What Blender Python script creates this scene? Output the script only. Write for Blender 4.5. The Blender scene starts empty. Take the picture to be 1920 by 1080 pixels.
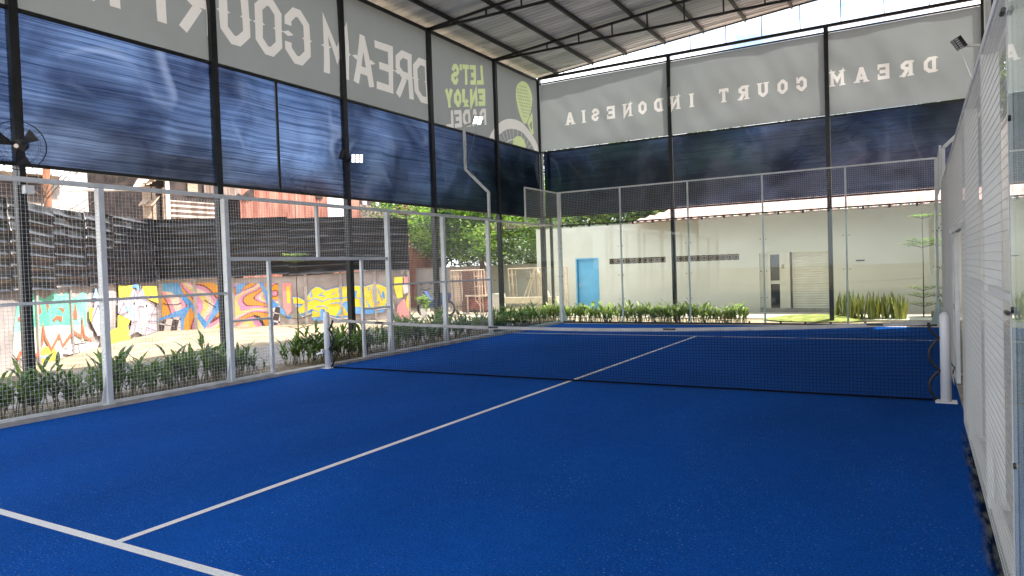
import bpy, math, random
import numpy as np
from mathutils import Vector, noise
random.seed(7); rng = np.random.default_rng(7)
S = bpy.context.scene; COL = S.collection
RAD = math.radians

# ------------------------------------------------------------------ camera
CAM = np.array([4.5923, -9.5852, 1.7013]); PAN, PIT, ROL, FPX = 0.523871, -0.0253835, 0.033028, 1326.3
def _R(a, b, c):
    ca, sa, cb, sb, cc, sc = math.cos(a), math.sin(a), math.cos(b), math.sin(b), math.cos(c), math.sin(c)
    return (np.array([[ca, -sa, 0], [sa, ca, 0], [0, 0, 1]]) @ np.array([[1, 0, 0], [0, cb, -sb], [0, sb, cb]])
            @ np.array([[cc, 0, sc], [0, 1, 0], [-sc, 0, cc]]))
RM = _R(PAN, PIT, ROL)
from mathutils import Matrix
cd = bpy.data.cameras.new('camera'); cam = bpy.data.objects.new('camera', cd); COL.objects.link(cam)
m3 = Matrix([[RM[i][0], RM[i][2], -RM[i][1]] for i in range(3)])
m4 = m3.to_4x4(); m4.translation = Vector(CAM); cam.matrix_world = m4
cd.sensor_width = 36; cd.lens = 36 * FPX / 1920; cd.clip_start = .05; cd.clip_end = 2000
S.camera = cam

def at(u, v, ax, val):      # a photo pixel (1920x1080) onto a world plane
    d = RM @ np.array([(u - 960) / FPX, 1, -(v - 540) / FPX]); t = (val - CAM[ax]) / d[ax]
    return CAM + t * d
def atv(u, v, p0, p1):      # onto the vertical plane through two ground points -> (s along, z)
    d = RM @ np.array([(u - 960) / FPX, 1, -(v - 540) / FPX])
    e = np.array([p1[0] - p0[0], p1[1] - p0[1]]); L = np.hypot(*e); e = e / L; n = np.array([-e[1], e[0]])
    t = (n @ (np.array(p0[:2]) - CAM[:2])) / (n @ d[:2]); P = CAM + t * d
    return float(e @ (P[:2] - np.array(p0[:2]))), float(P[2])

# ------------------------------------------------------------------ light
SUN_AZ = RAD(58); SUN_EL = RAD(63)          # azimuth clockwise from +Y
w = bpy.data.worlds.new('World'); S.world = w; w.use_nodes = True
nt = w.node_tree; nt.nodes.clear()
out = nt.nodes.new('ShaderNodeOutputWorld'); bg = nt.nodes.new('ShaderNodeBackground')
sky = nt.nodes.new('ShaderNodeTexSky'); sky.sky_type = 'NISHITA'; sky.sun_disc = False
sky.sun_elevation = SUN_EL; sky.sun_rotation = SUN_AZ
tc = nt.nodes.new('ShaderNodeTexCoord'); nz = nt.nodes.new('ShaderNodeTexNoise')
nz.inputs['Scale'].default_value = 2.6; nz.inputs['Detail'].default_value = 6; nz.inputs['Roughness'].default_value = .55
mp = nt.nodes.new('ShaderNodeMapping'); mp.inputs['Scale'].default_value = (1, 1, 2.2); mp.inputs['Location'].default_value = (.35, .2, .1)
rp = nt.nodes.new('ShaderNodeValToRGB'); rp.color_ramp.elements[0].position = .40; rp.color_ramp.elements[1].position = .50
mx = nt.nodes.new('ShaderNodeMix'); mx.data_type = 'RGBA'
nt.links.new(tc.outputs['Generated'], mp.inputs[0]); nt.links.new(mp.outputs[0], nz.inputs['Vector'])
nt.links.new(nz.outputs['Fac'], rp.inputs[0]); nt.links.new(rp.outputs[0], mx.inputs['Factor'])
nt.links.new(sky.outputs[0], mx.inputs['A']); mx.inputs['B'].default_value = (9.5, 9.7, 10.2, 1)
nt.links.new(mx.outputs['Result'], bg.inputs[0]); bg.inputs[1].default_value = .12
nt.links.new(bg.outputs[0], out.inputs[0])
sl = bpy.data.lights.new('sun', 'SUN'); sl.energy = 4.2; sl.angle = RAD(.53); sl.color = (1, .95, .87)
sun = bpy.data.objects.new('sun', sl); COL.objects.link(sun)
sd = Vector((math.sin(SUN_AZ) * math.cos(SUN_EL), math.cos(SUN_AZ) * math.cos(SUN_EL), math.sin(SUN_EL)))
sun.rotation_euler = sd.to_track_quat('Z', 'Y').to_euler()
S.view_settings.view_transform = 'Standard'; S.view_settings.look = 'None'
S.view_settings.exposure = 1.62; S.view_settings.gamma = 1
S.render.engine = 'CYCLES'
S.cycles.max_bounces = 9; S.cycles.diffuse_bounces = 4; S.cycles.transparent_max_bounces = 24
S.cycles.caustics_reflective = False; S.cycles.caustics_refractive = False

# ------------------------------------------------------------------ helpers
class MB:
    def __init__(s): s.v = []; s.f = []; s.m = []
    def add(s, vs, fs, m=0):
        o = len(s.v); s.v.extend([tuple(map(float, p)) for p in vs]); s.f.extend([tuple(i + o for i in f) for f in fs]); s.m.extend([m] * len(fs)); return s
    def box(s, x0, x1, y0, y1, z0, z1, m=0):
        return s.add([(x0, y0, z0), (x1, y0, z0), (x1, y1, z0), (x0, y1, z0), (x0, y0, z1), (x1, y0, z1), (x1, y1, z1), (x0, y1, z1)],
                     [(0, 3, 2, 1), (4, 5, 6, 7), (0, 1, 5, 4), (1, 2, 6, 5), (2, 3, 7, 6), (3, 0, 4, 7)], m)
    def bar(s, a, b, w=.05, h=None, m=0, up=(0, 0, 1)):
        a = Vector(a); b = Vector(b); d = (b - a).normalized(); up = Vector(up)
        if abs(d.dot(up)) > .98: up = Vector((0, 1, 0))
        x = d.cross(up).normalized(); y = x.cross(d).normalized(); h = h or w
        c = [(-1, -1), (1, -1), (1, 1), (-1, 1)]
        vs = [p + x * (i * w / 2) + y * (j * h / 2) for p in (a, b) for i, j in c]
        return s.add(vs, [(0, 1, 2, 3), (4, 7, 6, 5), (0, 4, 5, 1), (1, 5, 6, 2), (2, 6, 7, 3), (3, 7, 4, 0)], m)
    def tube(s, pts, r, n=8, m=0, caps=True):
        pts = [Vector(p) for p in pts]; rs = r if isinstance(r, (list, tuple)) else [r] * len(pts)
        vs = []; fs = []; ref = None
        for i, p in enumerate(pts):
            d = (pts[min(i + 1, len(pts) - 1)] - pts[max(i - 1, 0)]).normalized()
            if ref is None: ref = Vector((0, 0, 1)) if abs(d.z) < .9 else Vector((0, 1, 0))
            x = d.cross(ref).normalized(); y = x.cross(d).normalized(); ref = y
            for k in range(n):
                a = 2 * math.pi * k / n; vs.append(p + x * (math.cos(a) * rs[i]) + y * (math.sin(a) * rs[i]))
        for i in range(len(pts) - 1):
            for k in range(n):
                k2 = (k + 1) % n; fs.append((i * n + k, i * n + k2, (i + 1) * n + k2, (i + 1) * n + k))
        if caps: fs.append(tuple(range(n))[::-1]); fs.append(tuple((len(pts) - 1) * n + k for k in range(n)))
        return s.add(vs, fs, m)
    def build(s, name, mats, parent=None, smooth=False, bevel=0):
        me = bpy.data.meshes.new(name); me.from_pydata(s.v, [], s.f)
        if not isinstance(mats, (list, tuple)): mats = [mats]
        for mm in mats: me.materials.append(mm)
        if len(mats) > 1: me.polygons.foreach_set('material_index', s.m)
        if smooth: me.polygons.foreach_set('use_smooth', [True] * len(me.polygons))
        me.update()
        o = bpy.data.objects.new(name, me); COL.objects.link(o)
        if parent: o.parent = parent; o.location = (0, 0, 0); o.matrix_parent_inverse = Matrix.Translation(-Vector(parent.location)) if parent.get('world_parts') else Matrix()
        if bevel:
            b = o.modifiers.new('bevel', 'BEVEL'); b.width = bevel; b.segments = 2; b.limit_method = 'ANGLE'
        return o
def thing(name, label, cat, loc=(0, 0, 0), group=None, world=True):
    o = bpy.data.objects.new(name, None); COL.objects.link(o); o.location = loc; o.empty_display_size = .2
    if world: o['world_parts'] = True
    return tag(o, label, cat, group)
def tag(o, label, cat, group=None, kind=None):
    o['label'] = label; o['category'] = cat
    if group: o['group'] = group
    if kind: o['kind'] = kind
    return o
def struct(o): o['kind'] = 'structure'; return o
def copy_thing(o, loc=None, rz=None, sc=None, label=None):
    c = o.copy(); COL.objects.link(c)
    for ch in o.children:
        d = ch.copy(); COL.objects.link(d); d.parent = c
        for g in ch.children:
            e = g.copy(); COL.objects.link(e); e.parent = d
    if loc is not None: c.location = loc
    if rz is not None: c.rotation_euler = (0, 0, rz)
    if sc is not None: c.scale = (sc, sc, sc) if not isinstance(sc, tuple) else sc
    if label: c['label'] = label
    return c

def mat(name, col, rough=.6, metal=0, var=0, vscale=3, bump=0, bscale=20, stretch=(1, 1, 1), col2=None, spec=.5, trans=0, emit=None, detail=5, lo=.35, hi=.65):
    m = bpy.data.materials.new(name); m.use_nodes = True; t = m.node_tree; b = t.nodes['Principled BSDF']
    b.inputs['Base Color'].default_value = (*col, 1); b.inputs['Roughness'].default_value = rough
    b.inputs['Metallic'].default_value = metal; b.inputs['Specular IOR Level'].default_value = spec
    if var or col2:
        c = t.nodes.new('ShaderNodeTexCoord'); mp = t.nodes.new('ShaderNodeMapping'); mp.inputs['Scale'].default_value = stretch
        n = t.nodes.new('ShaderNodeTexNoise'); n.inputs['Scale'].default_value = vscale; n.inputs['Detail'].default_value = detail
        r = t.nodes.new('ShaderNodeValToRGB'); r.color_ramp.elements[0].position = lo; r.color_ramp.elements[1].position = hi
        c2 = col2 if col2 else tuple(min(1, x * (1 + var)) for x in col); c1 = col if col2 else tuple(x * (1 - var) for x in col)
        r.color_ramp.elements[0].color = (*c1, 1); r.color_ramp.elements[1].color = (*c2, 1)
        t.links.new(c.outputs['Object'], mp.inputs[0]); t.links.new(mp.outputs[0], n.inputs['Vector']); t.links.new(n.outputs['Fac'], r.inputs[0])
        t.links.new(r.outputs[0], b.inputs['Base Color'])
    if bump:
        c = t.nodes.new('ShaderNodeTexCoord'); mp = t.nodes.new('ShaderNodeMapping'); mp.inputs['Scale'].default_value = stretch
        n = t.nodes.new('ShaderNodeTexNoise'); n.inputs['Scale'].default_value = bscale; n.inputs['Detail'].default_value = 4
        bp = t.nodes.new('ShaderNodeBump'); bp.inputs['Strength'].default_value = bump; bp.inputs['Distance'].default_value = .02
        t.links.new(c.outputs['Object'], mp.inputs[0]); t.links.new(mp.outputs[0], n.inputs['Vector']); t.links.new(n.outputs['Fac'], bp.inputs['Height']); t.links.new(bp.outputs[0], b.inputs['Normal'])
    if emit: b.inputs['Emission Color'].default_value = (*emit[:3], 1); b.inputs['Emission Strength'].default_value = emit[3]
    return m
def addtrans(m, col, fac):      # light passing through leaves and cloth
    t = m.node_tree; b = t.nodes['Principled BSDF']; o = t.nodes['Material Output']
    tr = t.nodes.new('ShaderNodeBsdfTranslucent'); tr.inputs[0].default_value = (*col, 1); mxs = t.nodes.new('ShaderNodeMixShader'); mxs.inputs[0].default_value = fac
    t.links.new(b.outputs[0], mxs.inputs[1]); t.links.new(tr.outputs[0], mxs.inputs[2]); t.links.new(mxs.outputs[0], o.inputs[0])
    return m

# ------------------------------------------------------------------ materials
M = {}
M['white_steel'] = mat('white_steel', (.74, .76, .74), .45, var=.08, vscale=4)
M['black_steel'] = mat('black_steel', (.012, .013, .014), .45, var=.4, vscale=6)
M['wire'] = mat('wire', (.68, .68, .66), .5)
M['wire_grey'] = mat('wire_grey', (.52, .52, .49), .5)
M['net_cord'] = mat('net_cord', (.003, .005, .012), .9, spec=.1)
M['tape'] = mat('tape', (.42, .41, .39), .8, var=.12, vscale=6)
M['black_plastic'] = mat('black_plastic', (.01, .01, .012), .4)
M['concrete'] = mat('concrete', (.42, .40, .37), .9, var=.2, vscale=4, bump=.3, bscale=40)
M['leaf_a'] = addtrans(mat('leaf_a', (.06, .12, .022), .5, var=.4, vscale=9), (.12, .25, .03), .35)
M['leaf_b'] = addtrans(mat('leaf_b', (.12, .20, .03), .5, var=.4, vscale=9), (.25, .4, .06), .35)
M['leaf_tree'] = addtrans(mat('leaf_tree', (.09, .17, .02), .6, var=.5, vscale=2), (.22, .42, .05), .4)
M['leaf_tree2'] = addtrans(mat('leaf_tree2', (.17, .27, .03), .6, var=.4, vscale=2), (.4, .6, .08), .4)
M['leaf_dark'] = addtrans(mat('leaf_dark', (.018, .04, .012), .6, var=.5, vscale=2), (.05, .1, .02), .3)
M['stem'] = mat('stem', (.16, .14, .06), .7, var=.3, vscale=8)
M['bark'] = mat('bark', (.12, .08, .05), .9, var=.3, vscale=10, bump=.5)
M['snake_a'] = addtrans(mat('snake_a', (.2, .22, .05), .5, col2=(.62, .56, .16), vscale=7, stretch=(1, 1, .25)), (.3, .35, .05), .15)
M['snake_b'] = addtrans(mat('snake_b', (.07, .11, .035), .5, col2=(.3, .32, .1), vscale=8, stretch=(1, 1, .25)), (.2, .25, .05), .15)

def turf_mat(line=False):
    m = bpy.data.materials.new('turf_line' if line else 'blue_turf'); m.use_nodes = True; t = m.node_tree; b = t.nodes['Principled BSDF']
    L = t.links.new
    c = t.nodes.new('ShaderNodeTexCoord')
    def nz(sc, det=3, st=(1, 1, 1)):
        mp = t.nodes.new('ShaderNodeMapping'); mp.inputs['Scale'].default_value = st
        n = t.nodes.new('ShaderNodeTexNoise'); n.inputs['Scale'].default_value = sc; n.inputs['Detail'].default_value = det
        L(c.outputs['Object'], mp.inputs[0]); L(mp.outputs[0], n.inputs['Vector']); return n
    def ramp(n, p0, c0, p1, c1):
        r = t.nodes.new('ShaderNodeValToRGB'); e = r.color_ramp.elements; e[0].position = p0; e[0].color = (*c0, 1); e[1].position = p1; e[1].color = (*c1, 1)
        L(n.outputs['Fac'], r.inputs[0]); return r
    def mix(a, bb, f, fv=None, mode='MIX'):
        x = t.nodes.new('ShaderNodeMix'); x.data_type = 'RGBA'; x.blend_type = mode
        if f is not None: L(f, x.inputs['Factor'])
        else: x.inputs['Factor'].default_value = fv
        L(a, x.inputs['A']); L(bb, x.inputs['B']); return x
    fine = nz(160, 2); big = nz(.55, 4, (1, .6, 1)); mid = nz(9, 5)
    if line:
        r0 = ramp(fine, .3, (.62, .64, .66), .6, (.88, .9, .9)); L(r0.outputs[0], b.inputs['Base Color'])
    else:
        r0 = ramp(fine, .30, (.002, .034, .172), .70, (.009, .125, .56))
        r1 = ramp(big, .3, (.84, .84, .84), .7, (1.12, 1.12, 1.12)); a = mix(r0.outputs[0], r1.outputs[0], None, 1, 'MULTIPLY')
        r2 = ramp(mid, .3, (.93, .93, .93), .7, (1.08, 1.08, 1.08)); gr = nz(55, 3); rg = ramp(gr, .3, (.72, .72, .75), .7, (1.3, 1.3, 1.27)); a1 = mix(a.outputs['Result'], rg.outputs[0], None, 1, 'MULTIPLY'); a2 = mix(a1.outputs['Result'], r2.outputs[0], None, 1, 'MULTIPLY')
        sp = nz(62, 2); sm = nz(1.1, 4, (1.6, .7, 1)); rs = ramp(sp, .655, (0, 0, 0), .70, (1, 1, 1)); rm_ = ramp(sm, .36, (.06, .06, .06), .64, (1, 1, 1))
        mk = mix(rs.outputs[0], rm_.outputs[0], None, 1, 'MULTIPLY')
        sand = t.nodes.new('ShaderNodeRGB'); sand.outputs[0].default_value = (.20, .33, .55, 1)
        a3 = mix(a2.outputs['Result'], sand.outputs[0], mk.outputs['Result'])
        # sandy seam along the right fence, with shadow painted in as its dark part
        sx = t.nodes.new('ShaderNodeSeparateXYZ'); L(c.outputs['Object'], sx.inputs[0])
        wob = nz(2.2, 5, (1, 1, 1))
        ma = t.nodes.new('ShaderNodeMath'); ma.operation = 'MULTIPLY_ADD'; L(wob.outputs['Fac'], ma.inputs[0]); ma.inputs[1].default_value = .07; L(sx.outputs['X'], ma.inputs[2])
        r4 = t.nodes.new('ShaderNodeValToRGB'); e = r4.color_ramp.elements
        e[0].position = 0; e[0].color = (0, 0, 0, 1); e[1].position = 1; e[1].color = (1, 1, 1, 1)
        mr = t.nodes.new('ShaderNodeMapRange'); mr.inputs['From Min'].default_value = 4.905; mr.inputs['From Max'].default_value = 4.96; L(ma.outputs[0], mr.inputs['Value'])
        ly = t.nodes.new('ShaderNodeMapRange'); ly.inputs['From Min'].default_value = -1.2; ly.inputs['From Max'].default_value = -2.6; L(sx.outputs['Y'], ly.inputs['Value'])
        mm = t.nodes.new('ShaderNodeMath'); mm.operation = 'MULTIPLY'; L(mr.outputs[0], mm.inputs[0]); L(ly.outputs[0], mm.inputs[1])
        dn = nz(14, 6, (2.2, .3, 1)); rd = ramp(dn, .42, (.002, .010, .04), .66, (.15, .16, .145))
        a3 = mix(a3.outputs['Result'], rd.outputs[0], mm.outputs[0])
        L(a3.outputs['Result'], b.inputs['Base Color'])
    b.inputs['Roughness'].default_value = .9; b.inputs['Specular IOR Level'].default_value = .03
    bp = t.nodes.new('ShaderNodeBump'); bp.inputs['Strength'].default_value = .8; bp.inputs['Distance'].default_value = .012
    L(fine.outputs['Fac'], bp.inputs['Height']); L(bp.outputs[0], b.inputs['Normal'])
    return m
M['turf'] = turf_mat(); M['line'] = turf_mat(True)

def glass_mat():
    m = bpy.data.materials.new('court_glass'); m.use_nodes = True; t = m.node_tree; t.nodes.remove(t.nodes['Principled BSDF']); o = t.nodes['Material Output']
    tr = t.nodes.new('ShaderNodeBsdfTransparent'); tr.inputs[0].default_value = (.90, .945, .92, 1)
    gl = t.nodes.new('ShaderNodeBsdfGlossy'); gl.inputs['Roughness'].default_value = 0; gl.inputs['Color'].default_value = (1, 1, 1, 1)
    fr = t.nodes.new('ShaderNodeFresnel'); ge = t.nodes.new('ShaderNodeNewGeometry')
    io = t.nodes.new('ShaderNodeMapRange'); io.inputs['To Min'].default_value = 1.32; io.inputs['To Max'].default_value = 1 / 1.32   # both faces of the pane reflect alike
    t.links.new(ge.outputs['Backfacing'], io.inputs['Value']); t.links.new(io.outputs[0], fr.inputs['IOR'])
    mx = t.nodes.new('ShaderNodeMixShader')
    t.links.new(fr.outputs[0], mx.inputs[0]); t.links.new(tr.outputs[0], mx.inputs[1]); t.links.new(gl.outputs[0], mx.inputs[2]); t.links.new(mx.outputs[0], o.inputs[0])
    return m
M['glass'] = glass_mat()

def tarp_mat(name='navy_tarp', k=1.0):
    m = bpy.data.materials.new(name); m.use_nodes = True; t = m.node_tree; t.nodes.remove(t.nodes['Principled BSDF']); o = t.nodes['Material Output']; L = t.links.new
    c = t.nodes.new('ShaderNodeTexCoord')
    def nz(sc, st, det=4, dist=0):
        mp = t.nodes.new('ShaderNodeMapping'); mp.inputs['Scale'].default_value = st
        n = t.nodes.new('ShaderNodeTexNoise'); n.inputs['Scale'].default_value = sc; n.inputs['Detail'].default_value = det; n.inputs['Distortion'].default_value = dist
        L(c.outputs['Object'], mp.inputs[0]); L(mp.outputs[0], n.inputs['Vector']); return n
    def ramp(n, p0, c0, p1, c1):
        r = t.nodes.new('ShaderNodeValToRGB'); e = r.color_ramp.elements; e[0].position = p0; e[0].color = (*c0, 1); e[1].position = p1; e[1].color = (*c1, 1)
        L(n.outputs['Fac'], r.inputs[0]); return r
    st = nz(11, (.035, .035, 3.4), 5)      # streaks along the sheet, painting its sheen into the tint
    st2 = nz(34, (.02, .02, 2.4), 3)
    r = ramp(st, .30, (.014, .028, .065), .74, (.085, .125, .215))
    r2 = ramp(st2, .3, (.8, .8, .8), .7, (1.2, 1.2, 1.2)); big = nz(.55, (1, 1, 1.2), 3, .8); r3 = ramp(big, .36, (.42, .42, .48), .68, (2.3, 2.2, 2.0))  # broad patches put the film's soft highlights into its colour
    mu = t.nodes.new('ShaderNodeMix'); mu.data_type = 'RGBA'; mu.blend_type = 'MULTIPLY'; mu.inputs['Factor'].default_value = 1
    L(r.outputs[0], mu.inputs['A']); L(r2.outputs[0], mu.inputs['B'])
    mu0 = mu; mu = t.nodes.new('ShaderNodeMix'); mu.data_type = 'RGBA'; mu.blend_type = 'MULTIPLY'; mu.inputs['Factor'].default_value = 1; L(mu0.outputs['Result'], mu.inputs['A']); L(r3.outputs[0], mu.inputs['B'])
    # highlights on the film's wrinkles, painted as pale ridge lines
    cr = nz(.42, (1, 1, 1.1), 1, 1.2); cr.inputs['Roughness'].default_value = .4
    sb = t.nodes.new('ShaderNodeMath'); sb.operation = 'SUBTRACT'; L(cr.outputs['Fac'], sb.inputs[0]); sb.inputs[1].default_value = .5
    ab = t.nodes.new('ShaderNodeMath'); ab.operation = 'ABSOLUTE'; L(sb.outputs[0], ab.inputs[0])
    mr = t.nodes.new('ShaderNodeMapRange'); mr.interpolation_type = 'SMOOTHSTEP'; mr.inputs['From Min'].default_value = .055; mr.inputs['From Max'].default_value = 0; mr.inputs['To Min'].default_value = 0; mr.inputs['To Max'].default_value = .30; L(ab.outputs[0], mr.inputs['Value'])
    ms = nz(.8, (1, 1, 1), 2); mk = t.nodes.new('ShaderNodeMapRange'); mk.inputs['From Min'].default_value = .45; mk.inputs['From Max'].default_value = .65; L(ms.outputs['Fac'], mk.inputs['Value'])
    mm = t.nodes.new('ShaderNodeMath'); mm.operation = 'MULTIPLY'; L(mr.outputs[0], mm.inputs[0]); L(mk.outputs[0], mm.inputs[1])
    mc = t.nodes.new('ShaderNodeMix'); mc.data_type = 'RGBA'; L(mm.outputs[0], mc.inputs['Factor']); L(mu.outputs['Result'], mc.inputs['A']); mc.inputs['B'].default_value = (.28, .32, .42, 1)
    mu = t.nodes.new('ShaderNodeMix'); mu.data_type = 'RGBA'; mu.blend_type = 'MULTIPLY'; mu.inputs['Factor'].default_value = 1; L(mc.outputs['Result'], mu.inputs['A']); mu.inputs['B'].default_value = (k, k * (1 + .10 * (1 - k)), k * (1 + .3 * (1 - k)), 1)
    tr = t.nodes.new('ShaderNodeBsdfTransparent'); L(mu.outputs['Result'], tr.inputs[0])
    rf = t.nodes.new('ShaderNodeBsdfRefraction'); rf.inputs['Roughness'].default_value = .5; rf.inputs['IOR'].default_value = 1.12; L(mu.outputs['Result'], rf.inputs['Color'])
    mt = t.nodes.new('ShaderNodeMixShader'); mt.inputs[0].default_value = .8; L(tr.outputs[0], mt.inputs[1]); L(rf.outputs[0], mt.inputs[2]); tr = mt
    tl = t.nodes.new('ShaderNodeBsdfTranslucent'); L(mu.outputs['Result'], tl.inputs[0])
    gl = t.nodes.new('ShaderNodeBsdfGlossy'); gl.inputs['Roughness'].default_value = .26 if k > .6 else .34; gl.inputs['Color'].default_value = (.75, .8, 1, 1)
    wr = nz(.9, (1, 1, 1.3), 3, 1.2); bp = t.nodes.new('ShaderNodeBump'); bp.inputs['Strength'].default_value = .6 if k > .6 else .10; bp.inputs['Distance'].default_value = .3
    L(wr.outputs['Fac'], bp.inputs['Height'])
    bp2 = t.nodes.new('ShaderNodeBump'); bp2.inputs['Strength'].default_value = .5 if k > .6 else .12; bp2.inputs['Distance'].default_value = .02; L(st.outputs['Fac'], bp2.inputs['Height']); L(bp.outputs[0], bp2.inputs['Normal'])
    L(bp2.outputs[0], gl.inputs['Normal'])
    m1 = t.nodes.new('ShaderNodeMixShader'); m1.inputs[0].default_value = .13; L(tr.outputs[0], m1.inputs[1]); L(tl.outputs[0], m1.inputs[2])
    m2 = t.nodes.new('ShaderNodeMixShader'); m2.inputs[0].default_value = .07 if k > .6 else .045; L(m1.outputs[0], m2.inputs[1]); L(gl.outputs[0], m2.inputs[2]); L(m2.outputs[0], o.inputs[0])
    return m
M['tarp'] = tarp_mat('navy_tarp', .88); M['tarp_mid'] = tarp_mat('navy_tarp_dim', .38); M['tarp_b'] = tarp_mat('navy_tarp_slightly_dim', .66); M['tarp_dimmest'] = tarp_mat('navy_tarp_dimmest', .19)  # one film; dimmer copies have the weaker backlight worked into their tint
def cloth(name, col, tr):
    m = mat(name, col, .85, var=.08, vscale=1.2, bump=.9, bscale=2.2, stretch=(1, 1, .6)); return addtrans(m, tr, .45)
M['banner'] = cloth('banner_grey', (.222, .238, .232), (.235, .252, .245))
M['letter'] = cloth('letter_white', (.62, .61, .58), (.57, .55, .51))
M['letter_green'] = cloth('letter_green', (.50, .58, .30), (.52, .60, .30))
M['letter_dim'] = cloth('letter_dim', (.40, .41, .36), (.42, .44, .36))

def tin(name, col, rough=.45, metal=.6, rust=None):
    return mat(name, col, rough, metal, var=0 if rust else .25, vscale=1.5, col2=rust, bump=.15, bscale=5)
M['roof_tin'] = mat('roof_tin', (.74, .74, .73), .5, .25, var=.24, vscale=1.1, stretch=(.35, 2.2, 1), bump=.25, bscale=3)

# ------------------------------------------------------------------ setting
g = MB(); gx = np.linspace(-70, 60, 90); gy = np.linspace(-40, 90, 90)
def gz(x, y):
    dd = max(-6.6 - x, 0) * 0 + max(-7.5 - x, 0)
    k = min(1, dd / 2.5)
    return -.03 + k * (.05 * noise.noise(Vector((x * .6, y * .6, 0))) + .03)
# one sheet, finer near the court
xs = sorted(set(list(np.linspace(-200, -30, 8)) + list(np.linspace(-30, -6.5, 60)) + list(np.linspace(-6.5, 10, 18)) + list(np.linspace(10, 200, 8))))
ys = sorted(set(list(np.linspace(-200, -15, 8)) + list(np.linspace(-15, 30, 90)) + list(np.linspace(30, 300, 8))))
vs = [(x, y, gz(x, y)) for y in ys for x in xs]; nx = len(xs)
fs = [(j * nx + i, j * nx + i + 1, (j + 1) * nx + i + 1, (j + 1) * nx + i) for j in range(len(ys) - 1) for i in range(nx - 1)]
M['soil'] = mat('soil', (.22, .165, .105), .95, col2=(.37, .29, .195), vscale=1.2, bump=.9, bscale=14, detail=8)
struct(g.__class__().add(vs, fs).build('ground', M['soil'], smooth=True))
M['gravel'] = mat('gravel', (.12, .11, .105), .9, col2=(.33, .31, .30), vscale=26, bump=1, bscale=26, lo=.4, hi=.6, detail=3)
M['pebble'] = mat('pebble', (.55, .52, .46), .9, col2=(.75, .72, .66), vscale=22, bump=1, bscale=22)
M['lawn'] = mat('lawn', (.16, .19, .03), .9, col2=(.33, .33, .08), vscale=5, bump=1, bscale=60)
M['path'] = mat('path', (.42, .37, .30), .9, var=.12, vscale=2)
struct(MB().box(-9.6, -6.3, -9, 11.3, -.2, .012).build('gravel_path', M['gravel']))
struct(MB().box(-6.3, -5.22, -11, 11.5, -.2, .008).build('garden_bed', mat('bed_soil', (.10, .075, .05), .95, col2=(.26, .22, .17), vscale=9, bump=1, bscale=20)))
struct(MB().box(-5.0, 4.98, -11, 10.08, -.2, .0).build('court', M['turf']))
struct(MB().box(-5.22, -5.0, -11, 10.2, -.2, .045).build('kerb', M['concrete']))
o = MB().box(-5.0, 5.2, 10.08, 10.25, -.2, -.004).build('kerb', M['concrete']); struct(o)
struct(MB().box(4.98, 6.4, -11, 9.99, -.2, .02).build('side_path', M['concrete']))
ln = MB(); lw = .05
ln.box(-4.95, 4.93, -6.975, -6.925, -.01, .004); ln.box(-4.95, 4.93, 6.925, 6.975, -.01, .004); ln.box(-.025, .025, -7.0, 7.0, -.01, .0045)
ln = MB()
for (x0, x1, y0, y1) in ((-4.98, 4.93, -6.985, -6.915), (-4.98, 4.93, 6.915, 6.985)): ln.add([(x0, y0, .004), (x1, y0, .004), (x1, y1, .004), (x0, y1, .004)], [(0, 1, 2, 3)])
for y0, y1 in ((-6.915, 6.915),): ln.add([(-.033, y0, .004), (.033, y0, .004), (.033, y1, .004), (-.033, y1, .004)], [(0, 1, 2, 3)])
struct(ln.build('court_lines', M['line']))
struct(MB().box(-12, 8, 12.6, 15.2, -.2, .0).build('concrete_path', M['path']))
lawn = MB(); cx, cy = at(1535, 596, 2, .05)[:2]
pts = [(cx, cy, .16)]; n = 28
for k in range(n):
    a = 2 * math.pi * k / n; pts.append((cx + 1.5 * math.cos(a) * (1 + .12 * math.sin(3 * a)), cy + .75 * math.sin(a), .0))
mid = [(cx + (p[0] - cx) * .55, cy + (p[1] - cy) * .55, .12) for p in pts[1:]]
pts += mid
lawn.add(pts, [(0, 1 + n + k, 1 + n + (k + 1) % n) for k in range(n)] + [(1 + k, 1 + (k + 1) % n, 1 + n + (k + 1) % n, 1 + n + k) for k in range(n)])
struct(lawn.build('lawn', M['lawn'], smooth=True))
struct(MB().box(1.6, 6.5, 11.9, 12.9, -.2, .03).build('pebble_bed', M['pebble']))

# ------------------------------------------------------------------ court fence
FT = 3.0; RX = 4.95
def wires(mb, axis, fixed, a0, a1, z0, z1, p=.05, r=.0012, jit=0, rh=None):
    def P(a, z, off=0): return (a, fixed + off, z) if axis == 'x' else (fixed + off, a, z)
    n = int(round((a1 - a0) / p)); k = int(round((z1 - z0) / p))
    for i in range(n + 1):
        a = a0 + (a1 - a0) * i / n + (random.uniform(-jit, jit) if jit else 0)
        vs = [P(a + s * r, z, t * r) for z in (z0, z1) for s, t in ((-1, -1), (1, -1), (1, 1), (-1, 1))]
        mb.add(vs, [(0, 1, 5, 4), (1, 2, 6, 5), (2, 3, 7, 6), (3, 0, 4, 7)])
    for j in range(k + 1):
        z = z0 + (z1 - z0) * j / k
        vs = [P(a, z + s * (rh or r), t * (rh or r) + r * 1.2) for a in (a0, a1) for s, t in ((-1, -1), (1, -1), (1, 1), (-1, 1))]
        mb.add(vs, [(0, 1, 5, 4), (1, 2, 6, 5), (2, 3, 7, 6), (3, 0, 4, 7)])
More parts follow.
